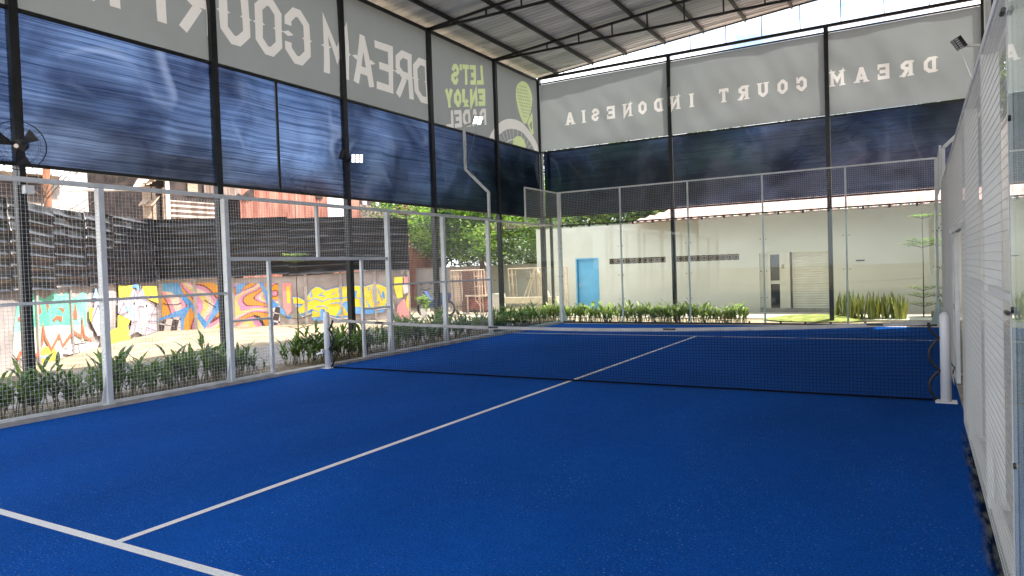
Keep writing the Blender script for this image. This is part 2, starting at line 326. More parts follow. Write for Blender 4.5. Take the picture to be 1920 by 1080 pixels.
def side_fence(sx, ys_full, opening=True, yend=6, label='', ymesh0=-10):
    x = -5.03 if sx < 0 else RX + .004
    WR, WJ, WH = (.0012, 0, .0012) if sx < 0 else (.0009, .002, .0013); WM = M['wire'] if sx < 0 else M['wire_grey']; WO = .012 if sx < 0 else -.004; EG = .04 if sx < 0 else 0
    def X(o): return x + sx * o            # o > 0 is outwards
    t = thing('court_fence', label, 'fence', (x, 0, 0))
    def bx(o0, o1, y0, y1, z0, z1, name, m=M['white_steel'], bev=.004):
        a, b = sorted((X(o0), X(o1))); return MB().box(a, b, y0, y1, z0, z1).build(name, m, t, bevel=bev)
    for y in ys_full:                       # square posts with a flared foot plate
        bx(.0, .10, y - .04, y + .04, .05, FT, 'post')
        gm = MB()
        for s in (-1,):
            gm.add([(X(.02), y + s * .035, .5), (X(.02), y + s * .12, .055), (X(.02), y + s * .035, .055), (X(.032), y + s * .035, .5), (X(.032), y + s * .12, .055), (X(.032), y + s * .035, .055)],
                   [(0, 1, 2), (3, 5, 4), (0, 3, 4, 1), (1, 4, 5, 2), (2, 5, 3, 0)])
        a, b = sorted((X(.0), X(.12))); gm.box(a, b, y - .10, y + .06, .046, .058)
        gm.build('foot_plate', M['white_steel'], t)
    runs = []; yy = [y for y in ys_full]
    for a, b in zip(yy[:-1], yy[1:]):
        if a == -2 and b == 2: continue
        runs.append((a, b, .09, 2.96)); bx(.02, .06, a + .041, b - .041, 1.46, 1.50, 'rail'); bx(.015, .065, a + .041, b - .041, .05, .09, 'rail')
    bx(.0, .08, yy[0] - .04, yy[-1] + .04, 3.001, 3.06, 'top_rail')
    for a, b, z0, z1 in runs:
        mb = MB(); wires(mb, 'y', X(WO), a + EG, b - EG, z0 if sx < 0 else .02, z1, r=WR, jit=WJ, rh=WH); mb.build('mesh_panel', WM, t)
    bx(.02, .08, -1.959, 1.959, 2.0, 2.06, 'lintel'); bx(.02, .07, -.03, .03, 2.061, 2.999, 'mullion')
    for s in (-1, 1):
        bx(.02, .07, *sorted((s * 1.13, s * 1.19)), .05, 1.999, 'door_jamb')
        bx(.02, .06, *sorted((s * 1.191, s * 1.959)), 1.0, 1.035, 'rail'); bx(.02, .06, *sorted((s * 1.191, s * 1.959)), .05, .09, 'rail')
        mb = MB(); a, b = sorted((s * 1.19, s * 1.96)); wires(mb, 'y', X(WO), a, b, .09 if sx < 0 else .02, 2.0, r=WR, jit=WJ, rh=WH); mb.build('mesh_panel', WM, t)
        mb = MB(); a, b = sorted((s * .03, s * 1.96)); wires(mb, 'y', X(WO), a, b, 2.06, 2.96, r=WR, jit=WJ, rh=WH); mb.build('mesh_panel', WM, t)
    return t
LF = side_fence(-1, [-10, -8, -6, -4, -2, 2, 4, 6], label='long white mesh fence with an open gateway along the left of the court')
RF = side_fence(1, [-5.6, -4, -2, 2, 4, 6], label='white mesh fence seen edge on along the right side of the court')

def enclosure():
    t = thing('glass_enclosure', 'glass wall of the far end of the court, topped by white mesh', 'glass wall', (0, 10, 0))
    for x in (-3, -1, 1, 3):                # thin posts behind the panes
        MB().box(x - .022, x + .022, 10.03, 10.07, .03, 4.0).build('post', M['white_steel'], t, bevel=.003)
    for x in (-5.0, 4.97):
        MB().box(x - .05, x + .05, 10.02, 10.12, .03, 4.04).build('corner_post', M['white_steel'], t, bevel=.004)
        g = MB(); s = 1 if x < 0 else -1
        g.add([(x + s * .05, 10.03, .6), (x + s * .2, 10.03, .031), (x + s * .05, 10.03, .031), (x + s * .05, 10.045, .6), (x + s * .2, 10.045, .031), (x + s * .05, 10.045, .031)], [(0, 1, 2), (3, 5, 4), (0, 3, 4, 1), (1, 4, 5, 2), (2, 5, 3, 0)])
        g.build('foot_plate', M['white_steel'], t)
    MB().box(-4.95, 4.92, 10.02, 10.06, 2.985, 3.02).build('black_rail', M['black_steel'], t)
    MB().box(-4.95, 4.92, 9.995, 10.03, .031, .075).build('black_rail', M['black_steel'], t)
    MB().box(-5.05, 5.02, 10.025, 10.065, 4.001, 4.04).build('top_rail', M['white_steel'], t)
    xs = [-4.97, -3, -1, 1, 3, 4.94]
    for a, b in zip(xs[:-1], xs[1:]):
        p = MB().box(a + .006, b - .006, 9.998, 10.008, .08, 2.98).build('glass_pane', M['glass'], t)
        for fx in (.2, .5, .8):
            X = a + (b - a) * fx
            for z0, z1 in ((2.92, 2.99), (.075, .12)): MB().box(X - .025, X + .025, 9.985, 9.997, z0, z1).build('clamp', M['black_plastic'], p)
        for z in (.75, 1.45, 2.3):
            for X in (a + .07, b - .07): MB().tube([(X, 9.984, z), (X, 9.997, z)], .014, 8).build('bolt', M['black_plastic'], p)
        mb = MB(); wires(mb, 'x', 10.04, a + .022, b - .022, 3.02, 4.0); mb.build('mesh_panel', M['wire'], t)
    return t
enclosure()
def side_glass(x, y0, y1, label, sx):
    t = thing('glass_side_wall', label, 'glass wall', (x, (y0 + y1) / 2, 0))
    ym = (y0 + y1) / 2
    for a, b in ((y0, ym), (ym, y1)):
        p = MB().box(x - .005, x + .005, a + .006, b - .006, .05, 2.98).build('glass_pane', M['glass'], t)
        for z in (.75, 1.45, 2.3):
            for yy in (a + .09, b - .09): MB().tube([(x - sx * .016, yy, z), (x - sx * .005, yy, z)], .014, 8).build('bolt', M['black_plastic'], p)
    a, b = sorted((x + sx * .02, x + sx * .06))
    MB().box(a, b, y0 + .05, y1 - .01, 2.985, 3.03).build('top_rail', M['white_steel'], t)
    MB().box(a, b, y0 + .05, y1 - .01, .046, .09).build('base_rail', M['white_steel'], t)
    if y1 > 9: ya, yb = y1 - 2, y1 - .02
    else: ya, yb = y0 + .04, y0 + 2
    MB().box(a, b, ya - .02, ya + .02, 3.031, 3.999).build('post', M['white_steel'], t, bevel=.003)
    MB().box(a, b, ya, yb, 4.0, 4.04).build('top_rail', M['white_steel'], t)
    mb = MB(); wires(mb, 'y', x + sx * .035, ya + .02, yb, 3.031, 3.999); mb.build('mesh_panel', M['wire'], t)
    return t
side_glass(-5.01, 6.05, 10.0, 'glass side wall at the far left corner of the court', -1)
side_glass(4.955, 6.05, 10.0, 'glass side wall at the far right corner of the court', 1)
sg = side_glass(4.955, -10.0, -5.66, 'glass pane at the right edge of the photo, mirroring the far banner', 1)
for z in (.15, 1.43, 2.8):
    MB().tube([(4.935, -5.60, z), (4.935, -5.68, z)], .011, 10).build('clamp', M['black_plastic'], sg)

# ------------------------------------------------------------------ net
def net():
    t = thing('court_net', 'black net with a cream top tape stretched across the blue court', 'net', (0, 0, 0))
    def top(x): return .785 + (.0064 if x > 0 else .0046) * x * x
    mb = MB(); r = .0011; p = .042; x0, x1 = -4.80, 4.70
    n = int((x1 - x0) / p)
    for i in range(n + 1):
        x = x0 + (x1 - x0) * i / n; zt = top(x) - .02
        wv = .012 * math.sin(x * 2.1)
        vs = [(x + s * r, q * r + (wv if z > .05 else wv * .2), z) for z in (.03, zt) for s, q in ((-1, -1), (1, -1), (1, 1), (-1, 1))]
        mb.add(vs, [(0, 1, 5, 4), (1, 2, 6, 5), (2, 3, 7, 6), (3, 0, 4, 7)])
    for j in range(21):
        f = j / 20
        seg = 60; pts = []
        for i in range(seg + 1):
            x = x0 + (x1 - x0) * i / seg; z = .03 + (top(x) - .05) * f + .004 * math.sin(x * 3 + j)
            pts.append((x, .012 * math.sin(x * 2.1) * f, z))
        mb.tube(pts, r * 1.25, 4, caps=False)
    mb.build('netting', M['net_cord'], t)
    def band(zf, h, m, name, th=.008):
        b = MB(); seg = 60; vs = []; 
        for i in range(seg + 1):
            x = x0 + (x1 - x0) * i / seg; z = zf(x)
            vs += [(x, -th, z - h / 2), (x, th, z - h / 2), (x, th, z + h / 2), (x, -th, z + h / 2)]
        fs = [(i * 4 + k, i * 4 + (k + 1) % 4, i * 4 + 4 + (k + 1) % 4, i * 4 + 4 + k) for i in range(seg) for k in range(4)]
        b.add(vs, fs + [(0, 3, 2, 1), (seg * 4, seg * 4 + 1, seg * 4 + 2, seg * 4 + 3)]); return b.build(name, m, t)
    tp = band(top, .048, M['tape'], 'top_tape'); band(lambda x: .022, .022, M['net_cord'], 'bottom_band')
    for u in (712, 1255, 925, 1640):
        x = at(u, 612, 1, 0)[0]; z = top(x); MB().box(x - .09, x + .09, -.0105, .0105, z - .008, z + .018).build('stitched_mark', M['black_plastic'], tp)
    for s in (-1, 1):                       # laced black side rope
        xe = x0 if s < 0 else x1; b = MB(); pts = []
        for i in range(41):
            f = i / 40; z = .03 + (top(xe) - .03) * f
            pts.append((xe + s * .075 - s * .11 * abs(math.sin(f * math.pi * 2.4 + .3)) ** .8, -.014, z))
        b.tube(pts, .018, 6); b.build('side_rope', M['black_plastic'], t, smooth=True)
    return t
net()
M['white_paint'] = mat('white_paint', (.78, .79, .80), .35, var=.04)
def net_post(x, s, label):
    t = thing('net_post', label, 'post', (x, 0, 0), 'net posts')
    r = .056
    MB().tube([(x, 0, .012), (x, 0, 1.0), (x, 0, 1.03), (x, 0, 1.05)], [r, r, r * .8, r * .35], 24).build('tube', M['white_paint'], t, smooth=True)
    MB().box(x - .11, x + .11, -.1, .1, .001, .014).build('foot_plate', M['white_paint'], t, bevel=.003)
    c = MB(); c.box(*sorted((x + s * .0, x + s * .04)), -.14, -.055, .28, .36) if s < 0 else c.box(x - .03, x + .03, .057, .10, .5, .6)
    c.build('winch', M['white_paint'], t, bevel=.01)
    h = MB(); 
    if s < 0: h.bar((x, -.12, .31), (x - .14, -.13, .27), .03)
    else: h.tube([(x + .05, .05, .46), (x + .09, .05, .4), (x + .07, .05, .33)], .008, 6)
    h.build('crank', M['white_paint'] if s < 0 else M['black_plastic'], t)
    return t
net_post(-4.93, -1, 'round white net post with a small winch beside the left gateway')
net_post(4.83, 1, 'round white net post against the right mesh fence')

# ------------------------------------------------------------------ roof structure
WX = -6.4; BY = 11.6; EX = 6.05
LY = [-10.85, -7.6, -4.35, -1.07, 2.26, 5.5, 8.8]; 
BXs = [-1.92, 2.47]
def rz(x): return 8.17 + .085 * (x + 5.7)
can = thing('court_canopy', 'tall black steel canopy frame with a corrugated metal roof over the court', 'canopy', (0, 0, 0))
for y in LY: MB().box(WX - .06, WX + .06, y - .06, y + .06, -.1, 8.06).build('post', M['black_steel'], can)
MB().box(WX - .07, WX + .07, BY - .02, BY + .12, -.1, 8.06).build('post', M['black_steel'], can)
MB().box(WX + .25, WX + .33, BY + .06, BY + .14, -.1, 5.6).build('post', M['black_steel'], can)
for x in BXs: MB().box(x - .055, x + .055, BY - .03, BY + .09, -.1, 8.06).build('post', M['black_steel'], can)
for y in [BY + .05] + LY: MB().box(EX - .06, EX + .06, y - .06, y + .06, -.1, 9.05).build('post', M['black_steel'], can)
for z, hh in ((3.42, .05), (5.6, .05), (8.0, .07)):
    MB().box(WX - .02, WX + .035, LY[0], BY - .05, z - hh / 2, z + hh / 2).build('rail', M['black_steel'], can)
    if z < 8: MB().box(WX + .08, EX - .06, BY + .0, BY + .055, z - hh / 2, z + hh / 2).build('rail', M['black_steel'], can)
MB().box(WX + .08, EX - .06, BY + .0, BY + .055, 7.86, 7.90).build('rail', M['black_steel'], can)
MB().box(WX + .08, EX - .06, BY + .0, BY + .07, 8.02, 8.10).build('tie_beam', M['black_steel'], can)
MB().box(WX - .015, WX + .03, .33, .37, 3.45, 5.57).build('thin_post', M['black_steel'], can)
sh = MB(); per = .19; y0r, y1r = -12.4, 11.85; ny = int((y1r - y0r) / per * 6); xr = np.linspace(-6.9, 9.6, 9)  # unseen overhang past the right posts, added to keep sun off the court
vs = []
for i in range(ny + 1):
    y = y0r + (y1r - y0r) * i / ny; ph = ((y - y0r) / per) % 1; dz = .03 * (1 if .0 <= ph < .25 else 0)
    for x in xr: vs.append((x, y, rz(x) + .06 + dz + .008 * math.sin(x * 2 + y * .7)))
sh.add(vs, [(i * 9 + k, i * 9 + k + 1, (i + 1) * 9 + k + 1, (i + 1) * 9 + k) for i in range(ny) for k in range(8)])
sh.build('roof', M['roof_tin'], can)
pu = [-6.75, -5.71, -4.45, -3.3, -2.05, -.87, .34, 1.6, 2.8, 4.0, 5.2, 6.4, 8.0, 9.4]
for x in pu: MB().box(x - .03, x + .03, y0r + .1, y1r - .1, rz(x) - .05, rz(x) + .045).build('purlin', M['black_steel'], can)
for y in LY:
    tr = MB(); xs_ = np.arange(-5.6, 6.1, 1.0)
    tr.bar((WX, y, rz(WX) - .085), (9.5, y, rz(9.5) - .085), .05, .06)
    tr.bar((WX, y, 8.0), (EX, y, 8.0), .05, .06)
    for x in xs_: tr.bar((x, y, 8.03), (x, y, rz(x) - .11), .035, .035)
    tr.build('truss', M['black_steel'], can)
hg = MB(); 
hg.bar((WX, BY + .04, rz(WX) - .03), (EX + .8, BY + .04, rz(EX + .8) - .03), .04, .04)
for x in [-5.45, -4.4, -3.35, -2.3, -1.25, -.2, .8, 1.82, 2.85, 3.88, 4.9]: hg.bar((x, BY + .035, 8.1), (x, BY + .035, rz(x) - .05), .022, .022)
hg.build('gable_frame', M['black_steel'], can)

# cloth sheets: wavy between their rails
def sheet(P0, P1, z0, z1, m, name, amp=.03, seed=0, nu=26, nv=10, parent=None, inward=(1, 0)):
    mb = MB(); vs = []
    for j in range(nv + 1):
        for i in range(nu + 1):
            a = i / nu; b = j / nv
            e = math.sin(math.pi * a) ** .5 * math.sin(math.pi * b) ** .5
            x = P0[0] + (P1[0] - P0[0]) * a; y = P0[1] + (P1[1] - P0[1]) * a; z = z0 + (z1 - z0) * b
            d = amp * e * (noise.noise(Vector((x * .9 + seed, y * .9, z * .8))) * 1.6 + .5 * noise.noise(Vector((x * 2.5, y * 2.5 + seed, z * 2.5))))
            vs.append((x + inward[0] * d, y + inward[1] * d, z))
    mb.add(vs, [(j * (nu + 1) + i, j * (nu + 1) + i + 1, (j + 1) * (nu + 1) + i + 1, (j + 1) * (nu + 1) + i) for j in range(nv) for i in range(nu)])
    return mb.build(name, m, parent, smooth=True)
side = LY + [BY]
names = ['behind the camera end', 'nearest the photographer', 'second from the left edge, holding wide pale streaks', 'split by a thin middle post', 'above the right half of the gateway', 'behind the tall lamp pole', 'last before the far corner']
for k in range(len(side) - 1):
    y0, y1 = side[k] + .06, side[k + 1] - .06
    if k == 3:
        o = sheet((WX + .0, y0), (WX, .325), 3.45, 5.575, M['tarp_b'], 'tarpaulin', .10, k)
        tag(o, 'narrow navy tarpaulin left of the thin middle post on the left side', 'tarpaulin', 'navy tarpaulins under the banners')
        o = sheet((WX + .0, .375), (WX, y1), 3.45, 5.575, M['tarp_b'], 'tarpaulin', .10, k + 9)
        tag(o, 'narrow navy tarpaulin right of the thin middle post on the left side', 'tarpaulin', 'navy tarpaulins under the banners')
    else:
        o = sheet((WX, y0), (WX, y1), 3.45, 5.575, M['tarp_dimmest' if k > 4 else 'tarp_mid' if k == 4 else 'tarp'], 'tarpaulin', .12, k)
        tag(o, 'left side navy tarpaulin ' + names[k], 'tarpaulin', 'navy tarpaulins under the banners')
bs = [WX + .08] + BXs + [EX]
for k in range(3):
    o = sheet((bs[k] + .06, BY + .02), (bs[k + 1] - .06, BY + .02), 3.45, 5.575, M['tarp_dimmest'], 'tarpaulin', .08, 20 + k, inward=(0, -1))
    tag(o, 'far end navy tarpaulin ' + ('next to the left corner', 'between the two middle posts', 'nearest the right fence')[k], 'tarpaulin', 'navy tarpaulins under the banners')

# ---- lettering: strokes with mitred corners
def stroke(mb, pts, w, closed, fn, m=0):
    P = [np.array(p, float) for p in pts]; n = len(P); L = []; Rr = []
    for i in range(n):
        a = P[i - 1] if (i > 0 or closed) else None; b = P[(i + 1) % n] if (i < n - 1 or closed) else None
        d1 = (P[i] - a) / np.linalg.norm(P[i] - a) if a is not None else None; d2 = (b - P[i]) / np.linalg.norm(b - P[i]) if b is not None else None
        if d1 is None: d1 = d2
        if d2 is None: d2 = d1
        n1 = np.array([-d1[1], d1[0]]); n2 = np.array([-d2[1], d2[0]]); mm = n1 + n2; mm /= np.linalg.norm(mm); k = 1 / max(.35, mm @ n1)
        L.append(P[i] + mm * w / 2 * k); Rr.append(P[i] - mm * w / 2 * k)
    vs = [fn(*p) for p in L + Rr]; fs = []
    for i in range(n if closed else n - 1):
        j = (i + 1) % n; fs.append((i, j, n + j, n + i))
    mb.add(vs, fs, m)
def glyph(ch, W, H, w, slab=False):
    h = w / 2; c = .22 * W + h * .4; x0, x1, y0, y1 = h, W - h, h, H - h; ym = H * .5; o = []
    if ch == 'D': o = [([(x0, y0), (x1 - c, y0), (x1, y0 + c), (x1, y1 - c), (x1 - c, y1), (x0, y1)], 1)]
    elif ch == 'O': o = [([(x0 + c, y0), (x1 - c, y0), (x1, y0 + c), (x1, y1 - c), (x1 - c, y1), (x0 + c, y1), (x0, y1 - c), (x0, y0 + c)], 1)]
    elif ch == 'C': o = [([(x1, y0 + c * 1.7), (x1, y0 + c), (x1 - c, y0), (x0 + c, y0), (x0, y0 + c), (x0, y1 - c), (x0 + c, y1), (x1 - c, y1), (x1, y1 - c), (x1, y1 - c * 1.7)], 0)]
    elif ch == 'U': o = [([(x0, H), (x0, y0 + c), (x0 + c, y0), (x1 - c, y0), (x1, y0 + c), (x1, H)], 0)]
    elif ch == 'R': o = [([(x0, 0), (x0, y1), (x1 - c, y1), (x1, y1 - c * .8), (x1, ym + c * .6), (x1 - c, ym - h * .2), (x0 + h, ym - h * .2)], 0), ([(x0 + .45 * (x1 - x0), ym - h), (x1 + h * .2, 0)], 0)]
    elif ch == 'P': o = [([(x0, 0), (x0, y1), (x1 - c, y1), (x1, y1 - c * .8), (x1, ym + c * .4), (x1 - c, ym - h * .4), (x0 + h, ym - h * .4)], 0)]
    elif ch == 'E': o = [([(W, y0), (x0, y0), (x0, y1), (W, y1)], 0), ([(x0 + h, ym), (W * .82, ym)], 0)]
    elif ch == 'L': o = [([(W, y0), (x0, y0), (x0, H)], 0)]
    elif ch == 'A': o = [([(x0, 0), (W / 2 - h * .25, y1), (W / 2 + h * .25, y1), (x1, 0)], 0), ([(x0 + h + W * .06, H * .28), (x1 - h - W * .06, H * .28)], 0)]
    elif ch == 'M': o = [([(x0, 0), (x0, H - h), (W / 2, H * .38), (x1, H - h), (x1, 0)], 0)]
    elif ch == 'N': o = [([(x0, 0), (x0, H - h * 1.1), (x1, h * 1.1), (x1, H)], 0)]
    elif ch == 'T': o = [([(0, y1), (W, y1)], 0), ([(W / 2, y1 - h), (W / 2, 0)], 0)]
    elif ch == 'I': o = [([(W / 2, 0), (W / 2, H)], 0)]
    elif ch == 'J': o = [([(x1, H), (x1, y0 + c), (x1 - c, y0), (x0 + c, y0), (x0, y0 + c * 1.3)], 0)]
    elif ch == 'Y': o = [([(x0, H), (W / 2, ym - h), (x1, H)], 0), ([(W / 2, ym), (W / 2, 0)], 0)]
    elif ch == 'S': o = [([(x0, y0 + c), (x0 + c * .8, y0), (x1 - c * .8, y0), (x1, y0 + c * .8), (x1, ym - c * .5), (x1 - c * .8, ym), (x0 + c * .8, ym), (x0, ym + c * .5), (x0, y1 - c * .8), (x0 + c * .8, y1), (x1 - c * .8, y1), (x1, y1 - c)], 0)]
    elif ch == "'": o = [([(W / 2, H), (W / 2, H * .7)], 0)]
    s = []
    if slab:
        q = w * .42
        feet = {'D': [(0, 1)], 'R': [(x0, 0), (x1, 0)], 'A': [(x0, 0), (x1, 0)], 'M': [(x0, 0), (x1, 0), (x0, 1), (x1, 1)], 'N': [(x0, 0), (x0, 1), (x1, 1)],
                'T': [(W / 2, 0)], 'I': [(W / 2, 0), (W / 2, 1)], 'U': [(x0, 1), (x1, 1)]}.get(ch, [])
        for fx, top in feet:
            if ch == 'D': s += [([(-q, y0 * .8), (x0 + h, y0 * .8)], 0), ([(-q, H - y0 * .8), (x0 + h, H - y0 * .8)], 0)]
            else:
                yy = H - q / 2 if top else q / 2; s += [([(fx - w * .85, yy), (fx + w * .85, yy)], 0)]
        if ch == 'R': s += [([(-q, H - h * .8), (x0, H - h * .8)], 0)]
        if ch == 'T': s += [([(q / 2, H), (q / 2, H - w * 1.5)], 0), ([(W - q / 2, H), (W - q / 2, H - w * 1.5)], 0)]
        if ch in 'EC': s += [([(W - q / 2, H), (W - q / 2, H - w * 1.6)], 0)]
        if ch == 'E': s += [([(W - q / 2, 0), (W - q / 2, w * 1.6)], 0)]
    return o, s, w * .42
def letter(mb, ch, W, H, w, fn, slab=False, spike=False, m=0):
    o, s, q = glyph(ch, W, H, w, slab)
    for k, (p, cl) in enumerate(o): stroke(mb, p, w, cl, lambda a, b, k=k: fn(a, b, k * .0015), m)
    for k, (p, cl) in enumerate(s): stroke(mb, p, q, cl, lambda a, b, k=k: fn(a, b, .003 + k * .001), m)
    if spike:                               # small pointed spurs halfway up each upright
        for xx in (w / 2, W - w / 2) if ch not in 'TIE' else ((W / 2,) if ch != 'E' else (w / 2,)):
            q = w * .82; z = H * .5
            mb.add([fn(xx - q, z, .006), (fn(xx, z - w * .32, .006)), fn(xx + q, z, .006), fn(xx, z + w * .32, .006)], [(0, 1, 2, 3)], m)
from mathutils.geometry import delaunay_2d_cdt
class Flat:
    def __init__(s): s.p = []
    def add(s, vs, fs, m=0):
        for f in fs: s.p.append(([tuple(vs[i][:2]) for i in f], m))
def banner(axis, fixed, a0, a1, z0, z1, flat, mats, label, inward, seed, amp=.05):
    """one printed sheet: the letters are areas of the same cloth"""
    nu = max(12, int((a1 - a0) / .16)); nv = 14; V = []; F = []; mi = []; E_ = []; PP = []
    for j in range(nv + 1):
        for i in range(nu + 1): V.append((a0 + (a1 - a0) * i / nu, z0 + (z1 - z0) * j / nv))
    for j in range(nv):
        for i in range(nu): o = j * (nu + 1) + i; E_.extend([(o, o + 1), (o, o + nu + 1)])
    E_.extend((nv * (nu + 1) + i, nv * (nu + 1) + i + 1) for i in range(nu)); E_.extend((j * (nu + 1) + nu, (j + 1) * (nu + 1) + nu) for j in range(nv))
    for pts, m in flat.p:
        pts = [(min(max(a, a0 + .001), a1 - .001), min(max(z, z0 + .001), z1 - .001)) for a, z in pts]
        ar = sum(pts[k - 1][0] * pts[k][1] - pts[k][0] * pts[k - 1][1] for k in range(len(pts)))
        if abs(ar) < 1e-5: continue
        o = len(V); V.extend(pts); E_.extend((o + k, o + (k + 1) % len(pts)) for k in range(len(pts))); PP.append((np.array(pts), m))
    ov, oe, of, _, _, orf = delaunay_2d_cdt([Vector(v) for v in V], E_, [], 0, 1e-5)
    mb = MB(); vs = []
    for v in ov:
        a, z = v; e = max(0, math.sin(math.pi * min(1, max(0, (a - a0) / (a1 - a0))))) ** .3 * max(0, math.sin(math.pi * min(1, max(0, (z - z0) / (z1 - z0))))) ** .5
        d = amp * e * (noise.noise(Vector((a * .8 + seed, z * .8, seed))) * 1.6 + .6 * noise.noise(Vector((a * 2.6 + seed + z, z * 1.1, 3))))
        vs.append((a, fixed + inward * d, z) if axis == 'x' else (fixed + inward * d, a, z))
    cen = np.array([sum((np.array(ov[i]) for i in f), np.zeros(2)) / len(f) for f in of]); mm = np.zeros(len(of), int)
    for pp, m in PP:
        lo, hi = pp.min(0), pp.max(0); idx = np.nonzero((cen >= lo).all(1) & (cen <= hi).all(1))[0]
        if not len(idx): continue
        c = cen[idx]; ins = np.zeros(len(idx), bool)
        for k in range(len(pp)):
            (xa, ya), (xb, yb) = pp[k - 1], pp[k]
            if ya != yb: ins ^= ((ya > c[:, 1]) != (yb > c[:, 1])) & (c[:, 0] < (xb - xa) * (c[:, 1] - ya) / (yb - ya) + xa)
        mm[idx[ins]] = m
    keep = list(zip(of, mm.tolist()))
    mb.v = vs; mb.f = [tuple(f) for f, _ in keep]; mb.m = [m for _, m in keep]
    return tag(mb.build('banner', [M[k] for k in mats], None, smooth=True), label, 'banner', 'grey printed banners')
mb = Flat()
def fl(y, z0): return lambda a, b, e=0: (y - a, z0 + b)
for ch, y, W in [('D', 5.56, .66), ('R', 4.84, .68), ('E', 4.06, .62), ('A', 3.36, .70), ('M', 2.52, .80), ('C', 1.36, .68), ('O', .60, .66), ('U', -.19, .66), ('R', -.97, .72), ('T', -1.68, .66),
                 ('I', -2.72, .22), ('N', -3.15, .7), ('D', -4.05, .66), ('O', -4.9, .66), ('N', -5.7, .7), ('E', -6.5, .62), ('S', -7.2, .66), ('I', -7.95, .3), ('A', -8.4, .7)]:
    letter(mb, ch, W, 1.14, .175, fl(y, 6.08), spike=True, m=1)
banner('y', WX - .03, LY[0], 5.50, 5.63, 7.97, mb, ['banner', 'letter'], 'long grey banner on the left with huge pale letters reading backwards', 1, 3)
mb = Flat()
def line(txt, m, ystart, z0, Ws, H, w, gap=.07):
    y = ystart
    for ch, W in zip(txt, Ws):
        f = lambda a, b, e=0, y=y: (y - a, z0 + b + .21 * (y - a - 7.3))
        letter(mb, ch, W, H, w, f, m=m); y -= W + gap
line("LET'S", 1, 8.22, 6.98, [.33, .33, .36, .10, .38], .56, .125, .05)
line('ENJOY', 1, 8.28, 6.36, [.36, .40, .33, .38, .40], .50, .135, .05)
line('PADEL', 2, 8.30, 5.80, [.36, .40, .38, .34, .34], .48, .115, .06)
def arcband(mb, c, r0, r1, a0, a1, n=26, sy=1.0, m=2):
    vs = []
    for k in range(n + 1):
        a = RAD(a0 + (a1 - a0) * k / n)
        for r in (r0, r1): vs.append((c[0] + r * sy * math.cos(a), c[1] + r * math.sin(a)))
    mb.add(vs, [(2 * k, 2 * k + 1, 2 * k + 3, 2 * k + 2) for k in range(n)], m)
ac = (10.05, 4.65); arcband(mb, ac, 1.50, 1.80, 100, 158, sy=1.08)
banner('y', WX - .03, 5.52, 8.79, 5.63, 7.97, mb, ['banner', 'letter_green', 'letter'], 'grey banner with backward green and white words on three lines', 1, 5)
mb = Flat()
cyr = 10.68; arcband(mb, ac, 1.50, 1.80, 25, 158, sy=1.08); arcband(mb, ac, 1.15, 1.18, 42, 138)
for a in range(50, 136, 9):
    A = RAD(a); mb.add([(ac[0] + r * math.cos(A + d) * 1.05, ac[1] + r * math.sin(A + d)) for r, d in ((1.1, -.006), (1.5, -.006), (1.5, .006), (1.1, .006))], [(0, 1, 2, 3)], 2)
mb.add([(10.95, 6.15), (11.1, 6.15), (11.5, 5.66), (11.35, 5.64)], [(0, 1, 2, 3)], 2)
mb.add([(10.27 + .42 * math.cos(a), 5.62 + .34 * math.sin(a)) for a in np.linspace(0, math.pi, 16)], [tuple(range(16))], 1)
pts = []
for k in range(32):                     # egg shaped racket head, then its throat and grip
    a = 2 * math.pi * k / 32; s_ = math.sin(a)
    pts.append((cyr + .58 * math.cos(a) * (1 if s_ > 0 else (1 + .25 * s_)), 7.22 + (.58 if s_ > 0 else .80) * s_ + .1 * math.cos(a)))
mb.add(pts, [tuple(range(32))], 1)
mb.add([(10.85, 6.47), (11.22, 6.9), (11.28, 6.2), (11.12, 6.12)], [(0, 1, 2, 3)], 1)
mb.add([(11.0, 6.44), (11.2, 6.62), (11.2, 6.35), (11.12, 6.3)], [(0, 1, 2, 3)], 0)
for i in range(-4, 5):
    for j in range(-5, 5):
        y = cyr + i * .105 + (j % 2) * .05; z = 7.2 + j * .105 + .01 * i
        if ((y - cyr) / .46) ** 2 + ((z - 7.18) / .56) ** 2 < 1:
            mb.add([(y + .028 * math.cos(q), z + .034 * math.sin(q)) for q in (0, 1.05, 2.1, 3.14, 4.19, 5.24)], [tuple(range(6))], 0)
banner('y', WX - .03, 8.81, BY - .02, 5.63, 7.97, mb, ['banner', 'letter_green', 'letter'], 'grey banner with a printed green racket, ball and pale arc by the corner', 1, 6)
mb = Flat()
for ch, x in zip('DREAMCOURTINDONESIA', [4.89, 4.37, 3.84, 3.32, 2.73, 1.83, 1.33, .80, .26, -.29, -1.24, -1.74, -2.26, -2.77, -3.27, -3.82, -4.35, -4.76, -5.24]):
    W = {'M': .34, 'I': .12, 'A': .31}.get(ch, .27)
    letter(mb, ch, W, .40, .088, lambda a, b, e=0, x=x, W=W: (x + W / 2 - a, 6.39 + b), slab=True, m=1)
banner('x', BY + .0, WX + .1, EX - .06, 5.63, 7.84, mb, ['banner', 'letter'], 'wide grey banner at the far end with spaced backward white letters', -1, 11)
for k in range(6):      # right side banners above the fence, mostly hidden by it
    pass
o = sheet((EX, -10.8), (EX, BY), 5.63, 8.6, M['banner'], 'banner', .03, 44, 60, 12, None, (1, 0)); tag(o, 'plain grey banner high along the right side, above the mesh fence', 'banner', 'grey printed banners')
